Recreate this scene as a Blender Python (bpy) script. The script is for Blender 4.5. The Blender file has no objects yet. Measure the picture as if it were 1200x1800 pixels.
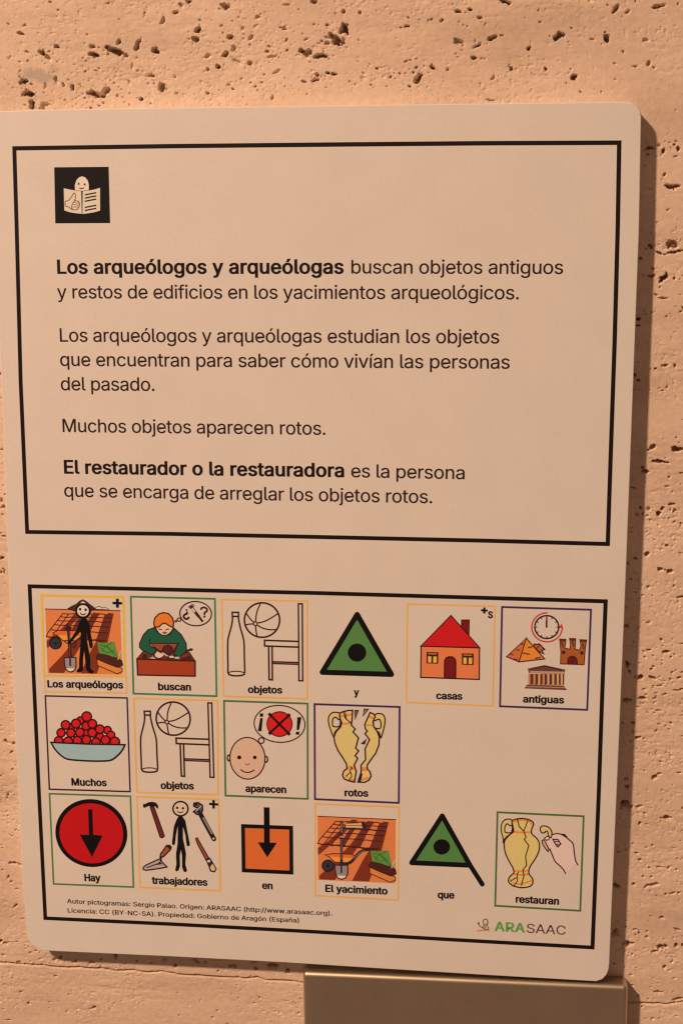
import bpy, bmesh, math, random
import numpy as np
from mathutils import Matrix, Vector
from mathutils.geometry import tessellate_polygon

# ------------------------------------------------------------------ camera, world, lamp, exposure
S = 0.197            # metres per sign unit (one unit = width of the printed black frame)
ZC = 1.40            # height of the sign's centre above the floor
D = 0.036            # sign front to stone face, in sign units (about 7 mm)
F = 2600.0           # focal length in photograph pixels (photo is 1200 x 1800)
RV = (0.1815, 0.1157, 0.0097)
TV = np.array((-0.0522, 0.0874, 2.5141))

def rodrigues(r):
    r = np.array(r, float); t = np.linalg.norm(r); k = r / t
    K = np.array([[0, -k[2], k[1]], [k[2], 0, -k[0]], [-k[1], k[0], 0]])
    return np.eye(3) + math.sin(t) * K + (1 - math.cos(t)) * K @ K
R = rodrigues(RV)
CAM = -R.T @ TV       # camera in sign coordinates (u right, v down, w into the wall)

def w3(u, v, w=0.0):
    """sign coordinates (units, origin at the sign's centre) -> world metres"""
    return (u * S, w * S, -v * S + ZC)

def onplane(x, y, w=0.0):
    """photo measurement (x, y) -> point of the plane w = const of the sign / stone"""
    d = R.T @ np.array(((x - 600.0) / F, (y - 900.0) / F, 1.0))
    k = (w - CAM[2]) / d[2]
    return CAM[0] + d[0] * k, CAM[1] + d[1] * k

sc = bpy.context.scene
cam_d = bpy.data.cameras.new('camera')
cam = bpy.data.objects.new('camera', cam_d)
sc.collection.objects.link(cam); sc.camera = cam
def axis(r): return Vector((r[0], r[2], -r[1]))
rx, ry, rz = axis(R[0]), -axis(R[1]), -axis(R[2])
M = Matrix((rx, ry, rz)).transposed().to_4x4()
M.translation = Vector(w3(*CAM))
cam.matrix_world = M
cam_d.sensor_fit = 'VERTICAL'; cam_d.sensor_height = 24.0; cam_d.sensor_width = 16.0
cam_d.lens = 24.0 * F / 1800.0
cam_d.clip_start = 0.01; cam_d.clip_end = 50.0

world = bpy.data.worlds.new('World'); sc.world = world; world.use_nodes = True
bg = world.node_tree.nodes['Background']
bg.inputs[0].default_value = (1.0, 0.56, 0.37, 1.0)
bg.inputs[1].default_value = 0.185

# one warm museum spot lamp, up and to the left of the sign
lamp_d = bpy.data.lights.new('spot_lamp', 'SPOT')
lamp_d.energy = 297.0
lamp_d.color = (1.0, 0.65, 0.425)
lamp_d.shadow_soft_size = 0.08
lamp_d.spot_size = math.radians(39); lamp_d.spot_blend = 1.0
lamp = bpy.data.objects.new('spot_lamp', lamp_d)
lamp.location = w3(-6.3, -8.0, -8.2)
lamp.rotation_euler = (Vector(w3(-1.4, -0.3, 0)) - Vector(lamp.location)).to_track_quat('-Z', 'Y').to_euler()
sc.collection.objects.link(lamp)

sc.view_settings.view_transform = 'Standard'
sc.view_settings.look = 'None'
sc.view_settings.exposure = 0.0
sc.view_settings.gamma = 1.0
sc.cycles.filter_width = 1.3

# ------------------------------------------------------------------ helpers
COL = sc.collection
def lin(c):
    c = c / 255.0
    return c / 12.92 if c <= 0.04045 else ((c + 0.055) / 1.055) ** 2.4
PAPER = (0.75, 0.755, 0.755)
LOCAL = (207, 168, 137)
def ink(c):
    """ink colour that reads as photo colour c next to the sign's white reading as LOCAL"""
    return tuple(min(0.86, max(0.005, lin(a) / lin(b) * p)) for a, b, p in zip(c, LOCAL, PAPER)) + (1.0,)

def tag(o, label=None, cat=None, group=None, kind=None):
    if label: o['label'] = label
    if cat: o['category'] = cat
    if group: o['group'] = group
    if kind: o['kind'] = kind
    return o

def new_obj(name, me, parent=None):
    o = bpy.data.objects.new(name, me); COL.objects.link(o)
    if parent is not None: o.parent = parent
    return o

def nodes(name):
    m = bpy.data.materials.new(name); m.use_nodes = True
    nt = m.node_tree
    return m, nt, nt.nodes['Principled BSDF']
def N(nt, t, **kw):
    n = nt.nodes.new(t)
    for k, v in kw.items():
        if k in n.inputs: n.inputs[k].default_value = v
        else: setattr(n, k, v)
    return n

# sign white: satin sheet with barely visible mottling and orange-peel
def paper_like(name, use_attr):
    m, nt, b = nodes(name)
    tc = N(nt, 'ShaderNodeTexCoord')
    n1 = N(nt, 'ShaderNodeTexNoise', Scale=900.0, Detail=3.0)
    nt.links.new(tc.outputs['Object'], n1.inputs['Vector'])
    n2 = N(nt, 'ShaderNodeTexNoise', Scale=60.0, Detail=4.0)
    nt.links.new(tc.outputs['Object'], n2.inputs['Vector'])
    add = N(nt, 'ShaderNodeMath', operation='ADD')
    nt.links.new(n1.outputs['Fac'], add.inputs[0]); nt.links.new(n2.outputs['Fac'], add.inputs[1])
    mr = N(nt, 'ShaderNodeMapRange')
    mr.inputs['From Min'].default_value = 0.6; mr.inputs['From Max'].default_value = 1.4
    mr.inputs['To Min'].default_value = 0.955; mr.inputs['To Max'].default_value = 1.045
    nt.links.new(add.outputs[0], mr.inputs['Value'])
    mx = N(nt, 'ShaderNodeVectorMath', operation='SCALE')
    if use_attr:
        a = N(nt, 'ShaderNodeAttribute', attribute_name='ink')
        nt.links.new(a.outputs['Color'], mx.inputs[0])
    else:
        mx.inputs[0].default_value = PAPER
    nt.links.new(mr.outputs[0], mx.inputs['Scale'])
    nt.links.new(mx.outputs[0], b.inputs['Base Color'])
    b.inputs['Roughness'].default_value = 0.5
    b.inputs['Specular IOR Level'].default_value = 0.2
    bp = N(nt, 'ShaderNodeBump', Strength=0.12, Distance=0.0002)
    nt.links.new(n2.outputs['Fac'], bp.inputs['Height'])
    nt.links.new(bp.outputs[0], b.inputs['Normal'])
    return m
M_WHITE = paper_like('sign_white', False)
M_INK = paper_like('printed_ink', True)

# travertine
def travertine():
    m, nt, b = nodes('travertine')
    tc = N(nt, 'ShaderNodeTexCoord')
    mp = N(nt, 'ShaderNodeMapping'); mp.inputs['Scale'].default_value = (0.28, 1.0, 1.0)
    mp.inputs['Rotation'].default_value = (0, math.radians(4), 0)
    nt.links.new(tc.outputs['Object'], mp.inputs[0])
    n1 = N(nt, 'ShaderNodeTexNoise', Scale=55.0, Detail=6.0, Roughness=0.6)
    nt.links.new(mp.outputs[0], n1.inputs['Vector'])
    n2 = N(nt, 'ShaderNodeTexNoise', Scale=480.0, Detail=5.0, Roughness=0.65)
    nt.links.new(tc.outputs['Object'], n2.inputs['Vector'])
    n3 = N(nt, 'ShaderNodeTexNoise', Scale=2400.0, Detail=4.0, Roughness=0.7)
    nt.links.new(tc.outputs['Object'], n3.inputs['Vector'])
    cr = N(nt, 'ShaderNodeValToRGB')
    e = cr.color_ramp.elements
    e[0].position = 0.32; e[0].color = (0.65, 0.51, 0.405, 1)
    e[1].position = 0.70; e[1].color = (0.82, 0.67, 0.552, 1)
    k = e.new(0.5); k.color = (0.76, 0.605, 0.488, 1)
    nt.links.new(n1.outputs['Fac'], cr.inputs[0])
    ml = N(nt, 'ShaderNodeMapRange')
    ml.inputs['From Min'].default_value = 0.25; ml.inputs['From Max'].default_value = 0.75
    ml.inputs['To Min'].default_value = 0.84; ml.inputs['To Max'].default_value = 1.06
    nt.links.new(n2.outputs['Fac'], ml.inputs['Value'])
    vs = N(nt, 'ShaderNodeVectorMath', operation='SCALE')
    nt.links.new(cr.outputs[0], vs.inputs[0]); nt.links.new(ml.outputs[0], vs.inputs['Scale'])
    at = N(nt, 'ShaderNodeAttribute', attribute_name='stain')
    mg = N(nt, 'ShaderNodeMix', data_type='RGBA');
    nt.links.new(at.outputs['Fac'], mg.inputs[0]); nt.links.new(vs.outputs[0], mg.inputs[6]); mg.inputs[7].default_value = (0.42, 0.38, 0.35, 1)
    ng = N(nt, 'ShaderNodeMath', operation='MULTIPLY'); ng.inputs[1].default_value = -1.0; ng.use_clamp = True
    nt.links.new(at.outputs['Fac'], ng.inputs[0])
    mw = N(nt, 'ShaderNodeMix', data_type='RGBA'); mw.inputs[7].default_value = (0.86, 0.78, 0.70, 1)
    nt.links.new(ng.outputs[0], mw.inputs[0]); nt.links.new(mg.outputs[2], mw.inputs[6])
    nt.links.new(mw.outputs[2], b.inputs['Base Color'])
    b.inputs['Roughness'].default_value = 0.75
    b.inputs['Specular IOR Level'].default_value = 0.25
    b1 = N(nt, 'ShaderNodeBump', Strength=0.4, Distance=0.0005)
    nt.links.new(n2.outputs['Fac'], b1.inputs['Height'])
    b2 = N(nt, 'ShaderNodeBump', Strength=0.4, Distance=0.00015)
    nt.links.new(n3.outputs['Fac'], b2.inputs['Height'])
    nt.links.new(b1.outputs[0], b2.inputs['Normal'])
    nt.links.new(b2.outputs[0], b.inputs['Normal'])
    return m
M_STONE = travertine()

def bronze():
    m, nt, b = nodes('brushed_bronze')
    tc = N(nt, 'ShaderNodeTexCoord')
    mp = N(nt, 'ShaderNodeMapping'); mp.inputs['Scale'].default_value = (1.0, 1.0, 0.6)
    nt.links.new(tc.outputs['Object'], mp.inputs[0])
    n1 = N(nt, 'ShaderNodeTexNoise', Scale=2200.0, Detail=4.0)
    nt.links.new(mp.outputs[0], n1.inputs['Vector'])
    n2 = N(nt, 'ShaderNodeTexNoise', Scale=70.0, Detail=4.0)
    nt.links.new(tc.outputs['Object'], n2.inputs['Vector'])
    cr = N(nt, 'ShaderNodeValToRGB')
    cr.color_ramp.elements[0].position = 0.3; cr.color_ramp.elements[0].color = (0.55, 0.485, 0.38, 1)
    cr.color_ramp.elements[1].position = 0.75; cr.color_ramp.elements[1].color = (0.69, 0.62, 0.49, 1)
    mixf = N(nt, 'ShaderNodeMath', operation='MULTIPLY_ADD')
    mixf.inputs[1].default_value = 0.5
    nt.links.new(n1.outputs['Fac'], mixf.inputs[0])
    h = N(nt, 'ShaderNodeMath', operation='MULTIPLY'); h.inputs[1].default_value = 0.5
    nt.links.new(n2.outputs['Fac'], h.inputs[0]); nt.links.new(h.outputs[0], mixf.inputs[2])
    nt.links.new(mixf.outputs[0], cr.inputs[0]); nt.links.new(cr.outputs[0], b.inputs['Base Color'])
    b.inputs['Metallic'].default_value = 1.0
    b.inputs['Roughness'].default_value = 0.43
    bp = N(nt, 'ShaderNodeBump', Strength=0.15, Distance=0.00005)
    nt.links.new(n1.outputs['Fac'], bp.inputs['Height']); nt.links.new(bp.outputs[0], b.inputs['Normal'])
    return m
M_BRONZE = bronze()

# ------------------------------------------------------------------ 2-D print canvas
def catmull(pts, closed, n=6):
    out = []; L = len(pts)
    rng = range(L) if closed else range(L - 1)
    for i in rng:
        if closed: p0, p1, p2, p3 = pts[i - 1], pts[i], pts[(i + 1) % L], pts[(i + 2) % L]
        else: p0, p1, p2, p3 = pts[max(i - 1, 0)], pts[i], pts[i + 1], pts[min(i + 2, L - 1)]
        for k in range(n):
            t = k / n
            out.append(tuple(0.5 * (2 * b + (c - a) * t + (2 * a - 5 * b + 4 * c - d) * t * t + (3 * b - a - 3 * c + d) * t ** 3)
                             for a, b, c, d in zip(p0, p1, p2, p3)))
    if not closed: out.append(tuple(pts[-1]))
    return out

def ell(cx, cy, rx, ry, rot=0, n=36, a0=0, a1=360):
    full = abs(a1 - a0) >= 360
    m = n if full else n + 1
    r = math.radians(rot); out = []
    for i in range(m):
        a = math.radians(a0 + (a1 - a0) * i / n)
        x, y = rx * math.cos(a), ry * math.sin(a)
        out.append((cx + x * math.cos(r) - y * math.sin(r), cy + x * math.sin(r) + y * math.cos(r)))
    return out

def offset_sides(pts, w, closed):
    n = len(pts); Ls, Rs = [], []
    for i in range(n):
        p = pts[i]
        a = pts[i - 1] if (i > 0 or closed) else None
        b = pts[(i + 1) % n] if (i < n - 1 or closed) else None
        def nd(q, r):
            dx, dy = r[0] - q[0], r[1] - q[1]; l = math.hypot(dx, dy) or 1e-9
            return -dy / l, dx / l
        if a is None: nx, ny = nd(p, b); k = 1
        elif b is None: nx, ny = nd(a, p); k = 1
        else:
            n1, n2 = nd(a, p), nd(p, b)
            nx, ny = n1[0] + n2[0], n1[1] + n2[1]; l = math.hypot(nx, ny)
            if l < 1e-6: nx, ny, k = n1[0], n1[1], 1
            else:
                nx /= l; ny /= l; k = min(2.2, 1 / max(0.25, nx * n1[0] + ny * n1[1]))
        h = w / 2 * k
        Ls.append((p[0] + nx * h, p[1] + ny * h)); Rs.append((p[0] - nx * h, p[1] - ny * h))
    return Ls, Rs

class Print:
    """collects flat printed shapes in zoomed measurement coordinates, one thin layer each"""
    EPS = 1.5e-6
    BASE = 1.2e-5
    def __init__(s, ox=0, oy=0, k=1.0):
        s.ox, s.oy, s.k = ox, oy, k
        s.V, s.Fc, s.C, s.n = [], [], [], 0
    def _put(s, pts, tris, col):
        s.n += 1
        b = len(s.V); y = -(s.BASE + s.EPS * s.n)
        for (x, z) in pts:
            u, v = onplane(s.ox + x / s.k, s.oy + z / s.k)
            X, _, Z = w3(u, v)
            s.V.append((X, y, Z))
        c = ink(col)
        for t in tris:
            A, B, Cc = (s.V[b + i] for i in t[:3])
            cr = (B[0] - A[0]) * (Cc[2] - A[2]) - (B[2] - A[2]) * (Cc[0] - A[0])
            t = tuple(t) if cr > 0 else tuple(reversed(t))
            s.Fc.append(tuple(b + i for i in t)); s.C.append(c)
    def fill(s, pts, col, smooth=False, holes=()):
        if smooth: pts = catmull(pts, True)
        loops = [pts] + list(holes)
        flat = [p for l in loops for p in l]
        tr = tessellate_polygon([[Vector((p[0], p[1], 0)) for p in l] for l in loops])
        s._put(flat, tr, col)
    def stroke(s, pts, w, col, closed=False, smooth=False, cap='round', n=6):
        if w < 20: w *= 1.3
        if smooth: pts = catmull(pts, closed, n)
        if closed and len(pts) > 2 and math.dist(pts[0], pts[-1]) < 1e-3: pts = pts[:-1]
        L_, R_ = offset_sides(pts, w, closed)
        flat = L_ + R_; n = len(pts); q = []
        for i in range(n if closed else n - 1):
            j = (i + 1) % n
            q.append((i, j, n + j, n + i))
        if not closed and cap == 'round' and n > 1:
            for (e, o, a, b_) in ((0, 1, 0, n), (n - 1, n - 2, n - 1, 2 * n - 1)):
                dx, dy = pts[e][0] - pts[o][0], pts[e][1] - pts[o][1]; l = math.hypot(dx, dy) or 1
                dx, dy = dx / l * w / 2, dy / l * w / 2
                A, B = flat[a], flat[b_]
                base = len(flat); mid = ((A[0] + B[0]) / 2, (A[1] + B[1]) / 2)
                vx, vy = A[0] - mid[0], A[1] - mid[1]
                for k in range(1, 6):
                    t = math.pi * k / 6
                    flat.append((mid[0] + vx * math.cos(t) + dx * math.sin(t), mid[1] + vy * math.cos(t) + dy * math.sin(t)))
                q.append((a, base, base + 1, base + 2, base + 3, base + 4, b_))
        s._put(flat, q, col)
    def fs(s, pts, fc, w, lc, smooth=False, n=6):
        if smooth: pts = catmull(pts, True, n)
        if fc: s.fill(pts, fc)
        s.stroke(pts, w, lc, closed=True)
    def build(s, name, parent=None, label=None):
        me = bpy.data.meshes.new(name)
        me.from_pydata(s.V, [], s.Fc)
        at = me.attributes.new('ink', 'FLOAT_COLOR', 'FACE')
        at.data.foreach_set('color', [c for col in s.C for c in col])
        me.materials.append(M_INK)
        o = new_obj(name, me, parent)
        if label: o['label'] = label
        return o

# ------------------------------------------------------------------ lettering (outlines of a plain grotesque, cap height 509)
GLYPHS = {}
def load_glyphs(txt):
    for line in txt.strip('\n').split('\n'):
        ch, a, rest = line.split(' ', 2)
        cs = []
        for c in rest.split('|'):
            v = [int(x) for x in c.split(',')]
            cs.append(list(zip(v[::2], v[1::2])))
        GLYPHS[ch] = (int(a), cs)
    GLYPHS[' '] = (190, [])
    a, cs = GLYPHS['-']; GLYPHS['-'] = (int(a * 0.72), [[(x * 0.72, y) for x, y in c] for c in cs])

def area(c):
    return sum(c[i - 1][0] * c[i][1] - c[i][0] * c[i - 1][1] for i in range(len(c))) / 2
def inside(p, c):
    r = False
    for i in range(len(c)):
        (x1, y1), (x2, y2) = c[i - 1], c[i]
        if (y1 > p[1]) != (y2 > p[1]) and p[0] < (x2 - x1) * (p[1] - y1) / (y2 - y1) + x1: r = not r
    return r
def thicken(c, dx, dy):
    """closed strip along a contour, dx wide to each side (dy vertically)"""
    k = dx / dy
    q = [(p[0], p[1] * k) for p in c]
    L_, R_ = offset_sides(q, 2 * dx, True)
    n = len(q)
    flat = [(p[0], p[1] / k) for p in L_ + R_]
    out = [flat[v] for i in range(n) for v in (i, (i + 1) % n, n + (i + 1) % n, n + i)]
    return out, [(4 * i, 4 * i + 1, 4 * i + 2, 4 * i + 3) for i in range(n)]
GC = {}
def glyph(ch, bx, by):
    key = (ch, bx, by)
    if key not in GC:
        adv, cs = GLYPHS[ch]
        solids = []
        for i, c in enumerate(cs):
            depth = sum(inside(c[0], d) for j, d in enumerate(cs) if j != i)
            solids.append((c, depth % 2 == 1))
        groups = []
        for c, h in solids:
            if not h: groups.append([c, []])
        for c, h in solids:
            if h:
                for g in groups:
                    if inside(c[0], g[0]): g[1].append(c)
        parts = []
        for gi, (outer, holes) in enumerate(groups):
            loops = [outer] + holes
            tr = tessellate_polygon([[Vector((p[0], p[1], 0)) for p in l] for l in loops])
            parts.append(([p for l in loops for p in l], tr, gi * 0.3))
            if bx:
                for j, l in enumerate(loops): parts.append(thicken(l, bx, by) + (1 + j % 2,))
        GC[key] = (adv + 1.6 * bx, parts)
    return GC[key]

def write(P, text, x0, y0, x1, y1, cap, col, bold=0.0, sq=0.95, boldy=None, tight=16):
    """text run from photo point (x0,y0) to (x1,y1) on the baseline, cap height in photo px at its place"""
    a = np.array(onplane(x0, y0)); b = np.array(onplane(x1, y1))
    up = np.array(onplane((x0 + x1) / 2, (y0 + y1) / 2 - cap)) - np.array(onplane((x0 + x1) / 2, (y0 + y1) / 2))
    k = np.linalg.norm(up) / 509.0
    bx = bold; by = (bold * 0.6 if boldy is None else boldy)
    adv = [glyph(c, bx, by)[0] for c in text]
    first, last = GLYPHS[text[0]], GLYPHS[text[-1]]
    lsb = min(p[0] for c in first[1] for p in c) - bx
    rsb = adv[-1] - (max(p[0] for c in last[1] for p in c) + bx)
    L = np.linalg.norm(b - a) / k
    nat = (sum(adv) - lsb - rsb) * sq
    track = (L - nat) / max(1, len(text) - 1)
    if abs(track + tight) > 0.5:                       # stretch letters rather than gap them
        t2 = -tight
        sq = (L - t2 * (len(text) - 1)) / (sum(adv) - lsb - rsb); track = t2
    d = (b - a) / np.linalg.norm(b - a); nrm = np.array((d[1], -d[0]))
    P.n += 3; y = -(P.BASE + P.EPS * P.n); c4 = ink(col)
    pen = -lsb * sq
    for ch, ad in zip(text, adv):
        for pts, tr, lay in glyph(ch, bx, by)[1]:
            base = len(P.V)
            for iv, (gx, gy) in enumerate(pts):
                sub = ((iv // 4) % 4) * 0.22 if lay >= 1 else 0      # overlapping ends never share a plane
                q = a + d * (pen + gx * sq) * k + nrm * gy * k
                X, _, Z = w3(q[0], q[1]); P.V.append((X, y - (lay + sub) * P.EPS, Z))
            for t in tr:
                A, B, Cc = (P.V[base + i] for i in t[:3])
                cr = (B[0] - A[0]) * (Cc[2] - A[2]) - (B[2] - A[2]) * (Cc[0] - A[0])
                t = tuple(t) if cr > 0 else tuple(reversed(t))
                P.Fc.append(tuple(base + i for i in t)); P.C.append(c4)
        pen += ad * sq + track

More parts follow.
